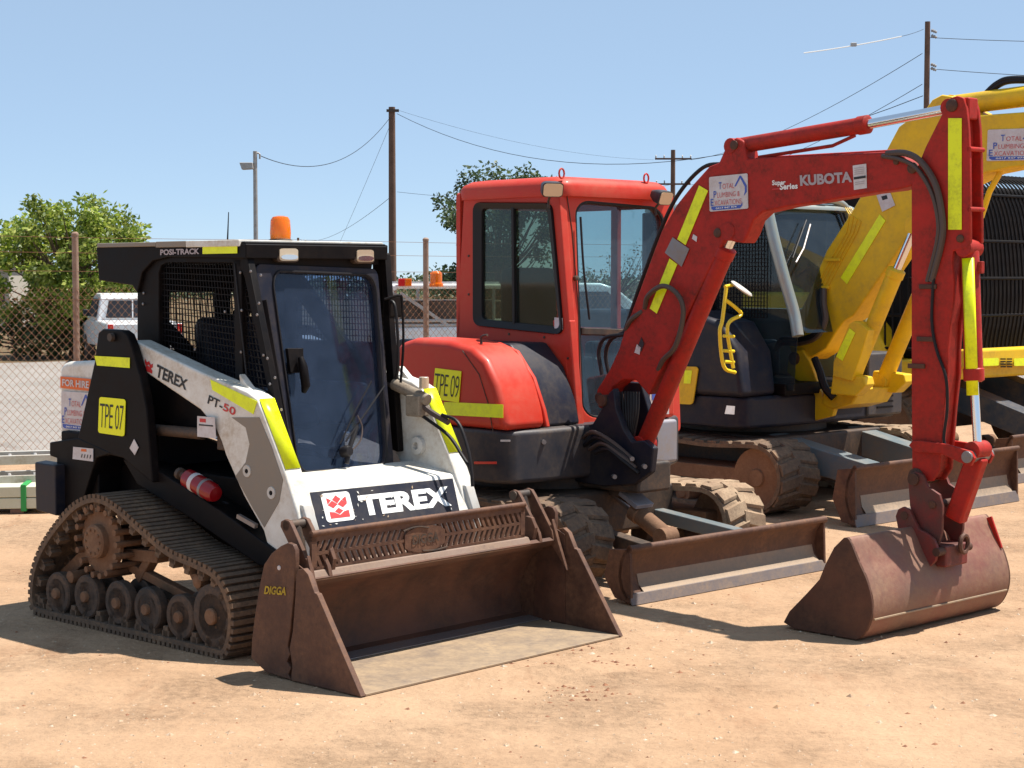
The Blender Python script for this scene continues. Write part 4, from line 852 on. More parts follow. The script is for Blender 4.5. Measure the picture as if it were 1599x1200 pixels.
lk2 = K.b(1492, 812, -.055)
MB().beam((lk.x, -.055, lk.z), (lk2.x, -.055, lk2.z), .10, .07, (0, 1, 0)).build('bucket_link', M['redold'], X, .015, 3)
hp_ = [(1421, 745), (1432, 736), (1445, 742), (1452, 760), (1470, 772), (1475, 790), (1474, 832), (1468, 852), (1456, 846), (1434, 822), (1424, 790)]
for s in (-1, 1):
    o_ = -.055+s*.085; hpp = [K.b(x, y, -.14) for x, y in hp_]
    MB().ext([(p.x, o_, p.z) for p in hpp], (0, .02*s, 0)).build('hitch_plate', M['redworn'], X, .004)
hpv = K.b(1431, 748, -.14); MB().cyl((hpv.x, -.175, hpv.z), (hpv.x, .065, hpv.z), .032, 20).build('hitch_pin', M['rustdark'], X, .003)
hpw = K.b(1460, 788, -.14); MB().cyl((hpw.x, -.17, hpw.z), (hpw.x, .06, hpw.z), .02, 16).build('hitch_pin', M['rustdark'], X, .003)
# bucket
sp_ = [(1224, 972), (1233, 955), (1262, 925), (1280, 905), (1290, 880), (1303, 855), (1318, 840), (1327, 843), (1342, 879), (1354, 906), (1362, 938), (1361, 966), (1352, 988), (1340, 999), (1326, 1001), (1280, 992), (1240, 982)]
sl3 = [K.b(x, y, -.74) for x, y in sp_]
sl3 = sl3[:6]+smoothpath(sl3[6:16], 4)+sl3[16:]
for p in sl3: p.z = max(p.z, .006)
line = [(p.x, p.z) for p in sl3[6:]]+[(sl3[0].x, sl3[0].z)]
bkt = MB().shell(line, -.014, -.735, .490).build('bucket', M['bucketred'], X, 0, label='rusty mud bucket with faded red paint')
MB().ext([Vector((p.x, -.745, p.z)) for p in sl3], (0, .02, 0)).build('side_plate', M['rustdark'], bkt, .004)
MB().ext([Vector((p.x, .500, p.z)) for p in sl3], (0, -.02, 0)).build('side_plate', M['rust'], bkt, .004)
v = sl3[26]; MB().box((v.x-.006, -.72, v.z-.014), (v.x+.006, .47, v.z-.005)).build('wear_strip', M['wornsteel'], bkt, .002)
w0, w1 = sl3[10], sl3[14]; MB().beam((w0.x+.010, .475, w0.z-.005), (w1.x+.02, .475, w1.z-.06), .05, .014, (0, 1, 0)).build("side_cutter", M['redold'], bkt, .003)
ear = [(1402, 806), (1406, 795), (1414, 791), (1424, 796), (1431, 812), (1438, 826), (1450, 832), (1462, 842), (1468, 858), (1464, 876), (1452, 888), (1434, 886), (1414, 866)]
for s in (-1, 1):
    o_ = -.055+s*.125; e_ = [K.b(x, y, -.18) for x, y in ear]
    MB().ext([(p.x, o_, p.z) for p in e_], (0, .022*s, 0)).build('bucket_ear', M['redworn'], bkt, .004)
e0 = K.b(1416, 805, -.18); e1_ = K.b(1466, 862, -.18)
for e_ in (e0, e1_): MB().cyl((e_.x, -.205, e_.z), (e_.x, .095, e_.z), .022, 16).build('bucket_pin', M['rustdark'], bkt)
ee = K.b(1486, 870, -.10); MB().box((ee.x-.12, -.15, ee.z-.05), (ee.x+.0, .05, ee.z+.06)).build('hitch_body', M['redworn'], bkt, .01)
MB().tube([(ee.x+.02, -.02+math.cos(k*math.pi/6)*.035, ee.z+.06+math.sin(k*math.pi/6)*.045) for k in range(12)], .012, 6, True).build('lifting_eye', M['rustdark'], bkt)

# ================================================================== YELLOW EXCAVATOR
Y = Frame(K.O+K.f*(-.94)+K.l*3.55, K.f)
Z = root('yellow_excavator', 'yellow tracked excavator with a silver-framed dark cab, standing just behind the red one', 'excavator', Y)
for sg in (-1, 1): exc_track(Y, Z, sg, .66, 1.12, -.60, -3.0, .56, M['track'] if sg < 0 else M['trackdust'], M['clay'])
blade(Y, Z, 1.08, .42, M['rust'], M['litblade'])
MB().box((-2.4, -.66, .25), (-1.0, .66, .55)).build('undercarriage', M['blacksteel'], Z, .02)
for s in (-1, 1):
    mb = MB(); mb.loft([[(-1.15, s*.50-.1, .36), (-1.15, s*.50+.1, .36), (-1.15, s*.50+.1, .56), (-1.15, s*.50-.1, .56)], [(-.14, s*.45-.09, .17), (-.14, s*.45+.09, .17), (-.14, s*.45+.09, .36), (-.14, s*.45-.09, .36)]]); mb.build('blade_arm', M['bluegrey'], Z, .008)
MB().lathe((-1.8, 0, .5), (0, 0, 1), [(.6, 0), (.6, .16)], 36).build('slew_ring', M['blacksteel'], Z)
plan([(-2.9, -1.0), (-1.2, -1.0), (-1.08, -.92), (-1.04, -.6), (-1.04, .9), (-1.15, 1.0), (-2.9, 1.0), (-3.1, .5), (-3.1, -.5)], .62, .86).build('lower_body', M['navy'], Z, .03, 3)
MB().az([(-2.9, .86), (-2.9, 1.5), (-1.6, 1.5), (-1.28, 1.42), (-1.12, 1.2), (-1.07, .86)], -1.02, -.60).build('side_hood', M['navy'], Z, .05, 4)
q = [Y.b(x, y, -1.024) for x, y in ((1060, 632), (1084, 632), (1091, 575), (1062, 572))]
q = [Vector((-1.95, -1.024, .93)), Vector((-1.45, -1.024, .93)), Vector((-1.40, -1.024, 1.28)), Vector((-1.95, -1.024, 1.28))]
q = [Y.b(x, y, -1.024) for x, y in ((1040, 630), (1083, 632), (1092, 573), (1040, 572))]
yp = plateq(q, M['yel'], Z, 'side_panel', .002, .01, .1); plateq(qsub(q, .62, .55, .84, .9), M['lime'], yp, 'reflective_strip', .014, .002)
q = [Y.b(x, y, -.61) for x, y in ((1125, 646), (1137, 647), (1139, 634), (1127, 633))]
q = [tilt(Y, x, y, (-1.06, 0, 0), (1, 0, 0)) for x, y in ((1123, 646), (1138, 647), (1139, 634), (1126, 633))]; 
plateq([p+Vector((.05, 0, 0)) for p in q], M['sticker'], Z, 'warning_label', .001, .002)
# cab: silver posts, dark glazing
YC = MB(); YN, Y0 = (.9, 0, .25), (-1.14, 0, 2.25)
def yf(x, y, out=0): return tilt(Y, x, y, Y0, YN)+Vector(YN).normalized()*out
yn = Vector(YN).normalized()
ycab = MB()
ycab.box((-2.45, -.60, .86), (-1.0, .52, .95))
yc = ycab.build('cab', M['black'], Z, .01)
pl_ = [yf(x, y) for x, y in ((1195, 326), (1206, 318), (1222, 400), (1240, 470), (1256, 520), (1240, 522), (1222, 470), (1206, 400))]
MB().tube(smoothpath([yf(1198, 326), yf(1210, 380), yf(1226, 440), yf(1240, 490), yf(1246, 525)]), .045, 10).build('front_post', M['silver'], yc)
MB().tube(smoothpath([yf(1198, 326), yf(1230, 314), yf(1290, 312), yf(1318, 322), yf(1330, 350), yf(1345, 420), yf(1352, 480), yf(1354, 515)]), .030, 10).build('front_frame', M['silver'], yc)
MB().ext([yf(x, y, -.02) for x, y in ((1204, 335), (1232, 322), (1285, 320), (1314, 332), (1326, 360), (1340, 440), (1346, 515), (1250, 520), (1234, 470), (1216, 400))], -yn*.006).build('windscreen', M['glassY'], yc)
MB().tube([yf(x, y, .0) for x, y in ((1208, 335), (1232, 325), (1285, 323), (1312, 333), (1322, 360), (1335, 440))], .012, 6).build('windscreen_seal', M['hose'], yc)
v = yf(1198, 326); v2 = yf(1246, 522)
MB().ext([(v.x-.02, -.58, v.z-.02), (v2.x-.02, -.58, v2.z), (v2.x-.05, -.58, .9), (-2.4, -.58, .9), (-2.4, -.58, 2.25)], (0, .006, 0)).build('side_window', M['glassY'], yc)
for a_ in (-1.75, -2.4): MB().box((a_-.04, -.62, .9), (a_+.04, -.56, 2.28)).build('side_post', M['black'], yc, .005)
ms = MB()
for k in range(40): a_ = -2.35+k*.03; ms.cyl((a_, -.60, 1.45), (a_, -.60, 2.22), .004, 4)
for k in range(26): z_ = 1.45+k*.03; ms.cyl((-2.38, -.60, z_), (-1.2, -.60, z_), .004, 4)
ms.build('mesh_screen', M['black'], yc, smooth=0)
MB().box((-2.45, .50, .9), (-1.35, .54, 1.5)).build('far_wall', M['silver'], yc, .01)
for a_ in (-1.5, -2.4): MB().box((a_-.04, .50, 1.5), (a_+.04, .54, 2.25)).build('far_post', M['black'], yc, .005)
MB().box((-2.46, -.62, .9), (-2.40, .54, 2.28)).build('rear_wall', M['seat'], yc, .01)
MB().loft([rrect([(-2.48, -.64, z_), (-1.13-i_, -.64+i_, z_), (-1.13-i_, .56-i_, z_), (-2.48, .56-i_, z_)], .1, 4) for z_, i_ in ((2.285, 0), (2.305, 0), (2.33, .04), (2.34, .1))]).build('roof', M['silver'], yc, smooth=60)
MB().box((-2.2, -.25, .95), (-1.7, .25, 1.25)).build('seat', M['seat'], yc, .04); MB().box((-2.25, -.25, 1.25), (-2.1, .25, 1.95)).build('seat_back', M['seat'], yc, .04)
MB().tube([yf(1262, 352, .02), yf(1250, 390, .03), yf(1238, 412, .03)], .008, 6).build('wiper_arm', M['steel'], yc)
MB().tube([yf(1256, 345, .02), yf(1240, 385, .03), yf(1233, 405, .03)], .006, 6).build('wiper_blade', M['hose'], yc)
# handrail and mirror
H_ = lambda x, y, a_=-1.0: Y.a(x, y, a_)
MB().tube(smoothpath([H_(1134, 450), H_(1128, 500), H_(1124, 520), H_(1130, 572), H_(1148, 582)], 5), .014, 8).build('handrail', M['lemon'], Z)
MB().tube([H_(1132, 448), H_(1150, 444)], .012, 8).build('mirror_arm', M['lemon'], Z)
MB().tube(smoothpath([H_(1132, 468), H_(1150, 482), H_(1157, 492), H_(1140, 502), H_(1136, 520), H_(1145, 575)], 4), .014, 8).build('handrail', M['lemon'], Z)
for y0 in (525, 548, 565): MB().tube([H_(1130, y0), H_(1146, y0+1)], .012, 8).build('rail_rung', M['lemon'], Z)
mv = H_(1158, 451, -.95); MB().lathe(mv, Vector((.5, .3, .8)), [(.0, -.012), (.085, -.01), (.095, 0), (.085, .01), (0, .014)], 28).build('mirror', M['offwhite'], Z)
# boom foot, boom, cylinders
ft = [(1230, 562), (1240, 548), (1252, 546), (1264, 565), (1274, 592), (1284, 620), (1304, 636), (1300, 650), (1272, 657), (1209, 655), (1209, 650), (1235, 648), (1236, 634), (1209, 631), (1209, 624), (1250, 622), (1256, 612), (1252, 600), (1238, 590), (1228, 582)]
for b0, b1 in ((-.17, -.12), (.05, .10)): MB().side(Y, ft, b0, b1).build('swing_bracket', M['yel'], Z, .01)
MB().side(Y, [(1252, 562), (1262, 575), (1278, 622), (1272, 650), (1240, 650), (1250, 620), (1256, 600)], -.12, .05).build('swing_casting', M['yel'], Z, .01)
MB().side(Y, [(1190, 600), (1228, 596), (1240, 612), (1236, 655), (1190, 655)], -.10, .10).build('swing_post', M['blacksteel'], Z, .01)
MB().cyl(Y.b(1170, 640, -.45), Y.b(1215, 642, -.25), .035).build('swing_cylinder', M['greyskirt'], Z)
pv = Y.b(1241, 560, -.17); MB().lathe(pv, (0, -1, 0), [(.05, 0), (.05, .012), (.03, .02), (0, .02)], 18).build('pin', M['rustdark'], Z)
for s_ in (-1, 1):
    lg_ = [Y.b(x, y, -.32) for x, y in ((1300, 583), (1296, 616), (1335, 619), (1352, 602), (1349, 589), (1322, 585))]
    MB().ext([(p.x, -.32 if s_ < 0 else .20, p.z) for p in lg_], (0, .12, 0)).build('cylinder_lug', M['yel'], Z, .012)
MB().side(Y, [(1285, 605), (1345, 608), (1330, 632), (1300, 640), (1283, 632)], -.18, .30).build('front_casting', M['yel'], Z, .015)
MB().tube(smoothpath([Y.b(1272, 560, -.2), Y.b(1280, 580, -.22), Y.b(1288, 605, -.22), Y.b(1302, 622, -.2)]), .03, 8).build('hydraulic_hose', M['hose'], Z)
yb = [(1230, 535), (1244, 498), (1266, 450), (1290, 392), (1330, 330), (1362, 275), (1385, 232), (1403, 198), (1425, 182), (1444, 172), (1455, 156), (1470, 148), (1486, 150), (1500, 165), (1530, 180), (1700, 168), (1700, 252), (1580, 262), (1540, 270), (1500, 290), (1460, 322), (1423, 362), (1380, 425), (1333, 493), (1318, 502), (1308, 515), (1290, 545), (1262, 562), (1236, 556)]
yboom = MB().side(Y, yb, -.13, .13).build('boom', M['yel'], Z, .015, 3)
plateq(dq(Y, -.13, ((1313, 434), (1323, 444), (1383, 345), (1374, 335))), M['lime'], yboom, 'reflective_strip', .001, .003)
tpe_sign(dq(Y, -.13, ((1541, 252), (1626, 250), (1626, 200), (1543, 203))), yboom)
q = dq(Y, -.13, ((1378, 331), (1398, 321), (1390, 300), (1369, 305))); pl = plateq(q, M['sticker'], yboom, 'load_label', .001, .003); shapeq(q, [(.3, .6), (.7, .6), (.7, .85), (.3, .85)], M['inkblack'], pl, 'label_mark')
for k in range(4):
    MB().tube([Y.b(1268+5*k, 460+2*k, -.137), Y.b(1293+5*k, 412+2*k, -.137), Y.b(1322+5*k, 362+1*k, -.137), Y.b(1326+6*k, 335+k*4, -.137), Y.b(1320+3*k, 325, -.10)], .0042, 6).build('hydraulic_pipe', M['yel'], yboom)
for p in ((1285, 402), (1268, 445)): v = Y.b(p[0]+16, p[1]+4, -.14); MB().box((v.x-.07, -.155, v.z-.012), (v.x+.07, -.13, v.z+.012)).build('pipe_clamp', M['yel'], yboom, .004)
for k in range(3):
    MB().tube(smoothpath([Y.b(1277+5*k, 452, -.16), Y.b(1279+4*k, 475, -.2), Y.b(1283+3*k, 500, -.22), Y.b(1272+2*k, 522+2*k, -.24), Y.b(1250, 530+3*k, -.22), Y.b(1222, 530+3*k, -.16), Y.b(1212, 545, -.05)]), .022, 8).build('hydraulic_hose', M['hose'] if k < 2 else M['brownhose'], yboom)
y0, y1, y2 = Y.b(1322, 600, -.26), Y.b(1396, 420, -.26), Y.b(1425, 352, -.26)
for s in (-1, 1): cylinder((y0.x, s*.22, y0.z), (y1.x, s*.22, y1.z), (y2.x, s*.22, y2.z), .062, .032, M['yel'], Z)
gdp = [(1326, 506), (1334, 502), (1342, 504), (1356, 516), (1344, 556), (1330, 596), (1300, 588), (1301, 566)]
yg = MB().side(Y, gdp, -.34, -.22).build('cylinder_guard', M['yel'], Z, .008)
plateq(dq(Y, -.34, ((1306, 557), (1316, 564), (1336, 520), (1327, 513))), M['lime'], yg, 'reflective_strip', .001, .003)
cylinder(Y.b(1490, 165, 0), Y.b(1660, 143, 0), Y.b(1700, 138, 0), .075, .04, M['yel'], Z)
for k in range(2): MB().tube(smoothpath([Y.b(1540-5*k, 150, 0), Y.b(1556, 136-k*5, .0), Y.b(1580, 127-k*4, 0), Y.b(1640, 128-3*k, .0)]), .020).build('hydraulic_hose', M['hose'], Z)
MB().tube([Y.b(1515, 184, -.1), Y.b(1580, 188, -.1), Y.b(1660, 186, -.1)], .02).build('hydraulic_pipe', M['yel'], Z)
MB().tube([Y.b(1532, 340, -.05), Y.b(1545, 300, -.05), Y.b(1566, 262, -.05)], .022).build('hydraulic_pipe', M['yel'], Z)
MB().box((-1.35, .50, .64), (-1.02, .98, 1.15)).build('battery_box', M['greyskirt'], Z, .02, 3)
for k in range(5): MB().box((-1.018, .62, .70+.045*k), (-1.012, .84, .715+.045*k)).build('vent_slot', M['black'], Z)

# ================================================================== FAR YELLOW EXCAVATOR (right edge)
zq = ground(1580, 757); V = Frame(zq+Y.l*1.25, Y.f)
W = root('caged_excavator', 'large yellow and black excavator with a barred cage over its cab', 'excavator', V)
for sg in (-1, 1): exc_track(V, W, sg, .75, 1.25, -.95, -3.8, .75, M['track'], M['clay'])
blade(V, W, 1.25, .40, M['rust'], M['litblade'])
MB().box((-3.2, -.75, .3), (-1.6, .75, .78)).build('undercarriage', M['blacksteel'], W, .02)
for s in (-1, 1):
    MB().loft([[(-1.5, s*.5-.12, .70), (-1.5, s*.5+.12, .70), (-1.5, s*.5+.12, .95), (-1.5, s*.5-.12, .95)], [(-.15, s*.5-.11, .30), (-.15, s*.5+.11, .30), (-.15, s*.5+.11, .52), (-.15, s*.5-.11, .52)]]).build('blade_arm', M['darkblue'], W, .008)
plan([(-4, -1.2), (-.72, -1.2), (-.6, -1.1), (-.56, 1.2), (-4, 1.2)], .86, 1.02).build('lower_body', M['yel'], W, .03, 3)
MB().az([(-4, 1.021), (-4, 1.62), (-1.75, 1.62), (-1.45, 1.3), (-1.3, 1.021)], -1.18, -.5).build('side_body', M['yel'], W, .04, 3)
MB().box((-1.9, -1.205, .93), (-1.2, -1.201, 1.0)).build('vent_slot', M['black'], W)
MB().box((-3.5, -.95, 1.021), (-1.0, 1.15, 2.6)).build('cab', M['black'], W, .05, 3)
MB().box((-.62, -1.15, .96), (-.50, 1.15, 1.13)).build('bumper', M['yel'], W, .03, 3)
for x0, x1 in ((1535, 1559), (1583, 1612)):
    q = [V.a(x0, 572, -.495), V.a(x1, 571, -.495), V.a(x1, 559, -.495), V.a(x0, 560, -.495)]; plateq(q, M['lime'], W, 'reflective_strip', .001, .003, .12)
for k in range(4):
    for j in (0, 1): q = [V.a(1562+10*j, 574-4*k, -.495), V.a(1570+10*j, 574-4*k, -.495), V.a(1570+10*j, 572-4*k, -.495), V.a(1562+10*j, 572-4*k, -.495)]; plateq(q, M['black'], W, 'vent_slot', .001, .003)
cg = []
for k in range(34):
    b_ = -1.12+k*.068
    MB().tube(smoothpath([(-.66, b_, 1.10), (-.60, b_, 1.6), (-.68, b_, 2.3), (-.85, b_, 2.62), (-1.15, b_, 2.72)], 4), .010, 6).build('guard_bar', M['black'], W)
for k in range(9):
    a_ = -.78-k*.085
    MB().tube([(a_, -1.14, 1.12), (a_, -1.16, 1.7), (a_, -1.10, 2.62)], .010, 6).build('guard_bar', M['black'], W)
for z_, a_ in ((1.12, -.655), (1.42, -.61), (1.75, -.60), (2.08, -.63), (2.5, -.74)):
    MB().tube([(-1.5, -1.15, z_), (a_-.08, -1.15, z_), (a_, -1.08, z_), (a_, 1.15, z_)], .014, 6).build('guard_rail', M['black'], W)

# ================================================================== SETTING
g_ = MB(); nx = 60
g_.add([(-600, -60, 0), (600, -60, 0), (600, 1500, 0), (-600, 1500, 0)], [[0, 1, 2, 3]])
def groundmat(name, c1, c2, c3, fine, bump):
    m = bpy.data.materials.new(name); m.use_nodes = True; n = m.node_tree.nodes; L = m.node_tree.links; p = n['Principled BSDF']; p.inputs['Roughness'].default_value = .95; p.inputs['Specular IOR Level'].default_value = .15
    tc = n.new('ShaderNodeTexCoord')
    def nz(s, d=6, r=.6, sc=None):
        t = n.new('ShaderNodeTexNoise'); t.inputs['Scale'].default_value = s; t.inputs['Detail'].default_value = d; t.inputs['Roughness'].default_value = r
        if sc:
            mp = n.new('ShaderNodeMapping'); mp.inputs['Scale'].default_value = sc; mp.inputs['Rotation'].default_value = (0, 0, R(25)); L.new(tc.outputs['Object'], mp.inputs['Vector']); L.new(mp.outputs[0], t.inputs['Vector'])
        else: L.new(tc.outputs['Object'], t.inputs['Vector'])
        return t.outputs[0]
    def rg(v, a, b, c=0, d=1):
        r = n.new('ShaderNodeMapRange'); r.inputs[1].default_value = a; r.inputs[2].default_value = b; r.inputs[3].default_value = c; r.inputs[4].default_value = d; L.new(v, r.inputs[0]); return r.outputs[0]
    def mx(f, a, b, bt='MIX'):
        x = n.new('ShaderNodeMix'); x.data_type = 'RGBA'; x.blend_type = bt
        if hasattr(f, 'links'): L.new(f, x.inputs[0])
        else: x.inputs[0].default_value = f
        for i, v in ((6, a), (7, b)):
            if hasattr(v, 'links'): L.new(v, x.inputs[i])
            else: x.inputs[i].default_value = tuple(v)+(1,)
        return x.outputs[2]
    c = mx(rg(nz(.8, 5, .6, (1, .3, 1)), .4, .62), c1, c2)
    c = mx(rg(nz(2.6, 8, .72, (1, .35, 1)), .56, .72), c, c3)
    c = mx(1.0, c, rg(nz(1.0, 4, .6, (.25, 4.5, 1)), .35, .65, .95, 1.04), 'MULTIPLY')
    loose = rg(nz(1.1, 5, .65), .42, .60)
    tex = mx(loose, rg(nz(fine*2.2, 6, .7), .3, .7, .90, 1.10), rg(nz(fine, 8, .75), .3, .7, .66, 1.24))
    c = mx(1.0, c, tex, 'MULTIPLY')
    c = mx(rg(nz(fine*4, 3, .6), .66, .74), c, tuple(v*.5 for v in c3))
    L.new(c, p.inputs['Base Color'])
    b = n.new('ShaderNodeBump'); b.inputs['Strength'].default_value = bump; b.inputs['Distance'].default_value = .03; L.new(nz(fine*.8, 10, .75), b.inputs['Height']); L.new(rg(loose, 0, 1, bump*.25, bump), b.inputs['Strength'])
    b2 = n.new('ShaderNodeBump'); b2.inputs['Strength'].default_value = bump*.7; b2.inputs['Distance'].default_value = .10; L.new(nz(3.5, 6, .6), b2.inputs['Height']); L.new(b.outputs[0], b2.inputs['Normal']); L.new(b2.outputs[0], p.inputs['Normal'])
    return m
M['dirt'] = groundmat('dry_orange_dirt', (.40, .262, .163), (.365, .228, .136), (.315, .185, .108), 22, .8)
M['gravel'] = groundmat('grey_gravel', (.29, .26, .235), (.25, .225, .20), (.17, .15, .13), 14, .6)
M['scrub'] = groundmat('dry_scrub_ground', (.16, .11, .06), (.11, .08, .04), (.2, .14, .07), 6, .5)
gd = g_.build('ground', M['dirt'], smooth=0, kind='structure')
# terrain sheets beyond the fence
FA, FB = ground(124, 712), ground(668, 678); FD = (FB-FA).normalized(); FN = Vector((-FD.y, FD.x, 0))
def fpt(s, off=0, z=0): p = FA+FD*s+FN*off; return Vector((p.x, p.y, z))
MB().add([fpt(-60, .6, .005), fpt(200, .6, .005), fpt(200, 19, .005), fpt(-60, 19, .005)], [[0, 1, 2, 3]]).build('gravel_road', M['gravel'], smooth=0, kind='structure')
rr_ = random.Random(5)
MB().add([fpt(-300, 19, .009), fpt(600, 19, .009), fpt(600, 900, .009), fpt(-300, 900, .009)], [[0, 1, 2, 3]]).build('scrub_ground', M['scrub'], smooth=0, kind='structure')
# loose stones and clods on the dirt
st = MB(); rs = random.Random(11)
def stone(c, r):
    vs = []
    for k in range(6):
        d = [(1, 0, 0), (-1, 0, 0), (0, 1, 0), (0, -1, 0), (0, 0, 1), (0, 0, -1)][k]; q = r*rs.uniform(.6, 1.3); vs.append(Vector(c)+Vector(d)*q*(.6 if k > 3 else 1)+Vector((rs.uniform(-.2, .2)*r, rs.uniform(-.2, .2)*r, 0)))
    st.add(vs, [[0, 2, 4], [2, 1, 4], [1, 3, 4], [3, 0, 4], [2, 0, 5], [1, 2, 5], [3, 1, 5], [0, 3, 5]])
for i in range(9000):
    d = 5+14*rs.random()**1.4; x = (rs.random()-.5)*d*.68
    stone((x, d, 0),   .0035+.0085*rs.random()**3+(.014 if rs.random() < .015 else 0))
st.build('loose_stones', mat('clay_clods', (.36, .21, .11), .95, 0, None, col2=(.50, .40, .30), scale2=30), smooth=0, kind='stuff', fixn=False)
st = MB()
for i in range(420):
    d = 5+9*rs.random(); x = (rs.random()-.5)*d*.66; stone((x, d, 0), .004+.009*rs.random()**2)
for cx_, cy_ in ((905, 1040), (890, 1075), (925, 1090), (905, 1010), (950, 1045)):
    g0 = ground(cx_, cy_)
    for k in range(24): stone((g0.x+rs.gauss(0, .16), g0.y+rs.gauss(0, .09), 0), .004+.012*rs.random())
M['clod'] = mat('red_clay_clods', (.27, .12, .06), .95, 0, None, col2=(.20, .09, .05), scale2=30)
st.build('clay_clods', M['clod'], smooth=0, kind='stuff', fixn=False)
# low rumpled earth patches
def rumple(px, py, rx, ry, h, seed):
    g0 = ground(px, py); rn = random.Random(seed); n = 26; vs = []; fs = []
    from mathutils import noise as N_
    for i in range(n):
        for j in range(n):
            u, v = i/(n-1)*2-1, j/(n-1)*2-1; w_ = max(0, 1-(u*u+v*v)); z = h*w_*(.2+1.6*abs(N_.noise(Vector((u*3.5+seed, v*3.5, 0)))))+.004*min(1, w_*4)-.003
            vs.append((g0.x+u*rx, g0.y+v*ry, z))
    for i in range(n-1):
        for j in range(n-1): fs.append([i*n+j, (i+1)*n+j, (i+1)*n+j+1, i*n+j+1])
    return MB().add(vs, fs)
mb = MB()
for a in ((905, 1052, .34, .22, .022, 1), (1150, 1080, .6, .2, .014, 2), (640, 1140, .6, .14, .012, 3), (160, 1075, .6, .25, .014, 4), (1450, 1060, .5, .3, .014, 5), (1330, 1150, .5, .14, .012, 7), (80, 845, .9, .8, .02, 8), (1100, 960, .4, .3, .01, 9)): mb.merge(rumple(*a))
mb.build('disturbed_earth', M['dirt'], kind='structure', fixn=False)

# ------------------------------------------------------------------ fence
F = root('chain_link_fence', 'rusty chain link fence with barbed wire on top, running behind the machines', 'fence', None, None, FA, math.atan2(FD.y, FD.x))
Wn, S0, S1, ZT = .0016, -5.5, 34.0, 1.63
ch = MB()
def wire3(mb, p, q, r):
    p, q = Vector(p), Vector(q); d = (q-p).normalized(); x = d.orthogonal().normalized(); y = d.cross(x)
    vs = [c+(x*math.cos(k*2.0944)+y*math.sin(k*2.0944))*r for c in (p, q) for k in range(3)]
    mb.add(vs, [[0, 1, 4, 3], [1, 2, 5, 4], [2, 0, 3, 5]])
pitch_ = .078; n = int((S1-S0)/pitch_)
for i in range(-22, n+1):
    for sg in (1, -1):
        x0 = S0+i*pitch_ if sg > 0 else S0+(i+22)*pitch_; L0, L1 = x0, x0+sg*ZT*.95
        t0, t1 = 0, 1
        if sg > 0 and L0 < S0: t0 = (S0-L0)/(L1-L0)
        if sg > 0 and L1 > S1: t1 = (S1-L0)/(L1-L0)
        if sg < 0 and L1 < S0: t1 = (L0-S0)/(L0-L1) if L0 > S0 else 0
        if sg < 0 and L0 > S1: t0 = (L0-S1)/(L0-L1)
        if t1 <= t0: continue
        wire3(ch, (L0+(L1-L0)*t0, sg*.002, .03+ZT*t0), (L0+(L1-L0)*t1, sg*.002, .03+ZT*t1), .0022)
ch.build('wire_mesh', M['rustwire'], F, smooth=0, fixn=False)
for z_ in (1.55, 1.83, 2.01, 2.16):
    MB().tube([(S0+(S1-S0)*k/60, .003, z_-.012*math.sin(math.pi*((k*.66) % 4.1)/4.1)) for k in range(61)], .0028 if z_ > 1.6 else .003, 4).build('barbed_wire', M['rustwire'], F)
pd = (FB-FA).length
for k in range(-1, 9):
    po = MB(); x = k*pd if k else 0
    po.cyl((x, .03, 0), (x, .03, 2.17), .032, 12); po.lathe((x, .03, 2.17), (0, 0, 1), [(.036, 0), (.036, .02), (.02, .035), (0, .037)], 12)
    po.build('post', M['rustpost'], F)
barb = MB()
for z_ in (1.83, 2.01, 2.16):
    for k in range(300):
        x = S0+k*.13; barb.add([(x-.018, .003, z_-.018), (x+.018, .003, z_+.018), (x, .006, z_), (x-.018, .003, z_+.018), (x+.018, .003, z_-.018), (x, .0, z_)], [[0, 2, 1], [3, 5, 4]])

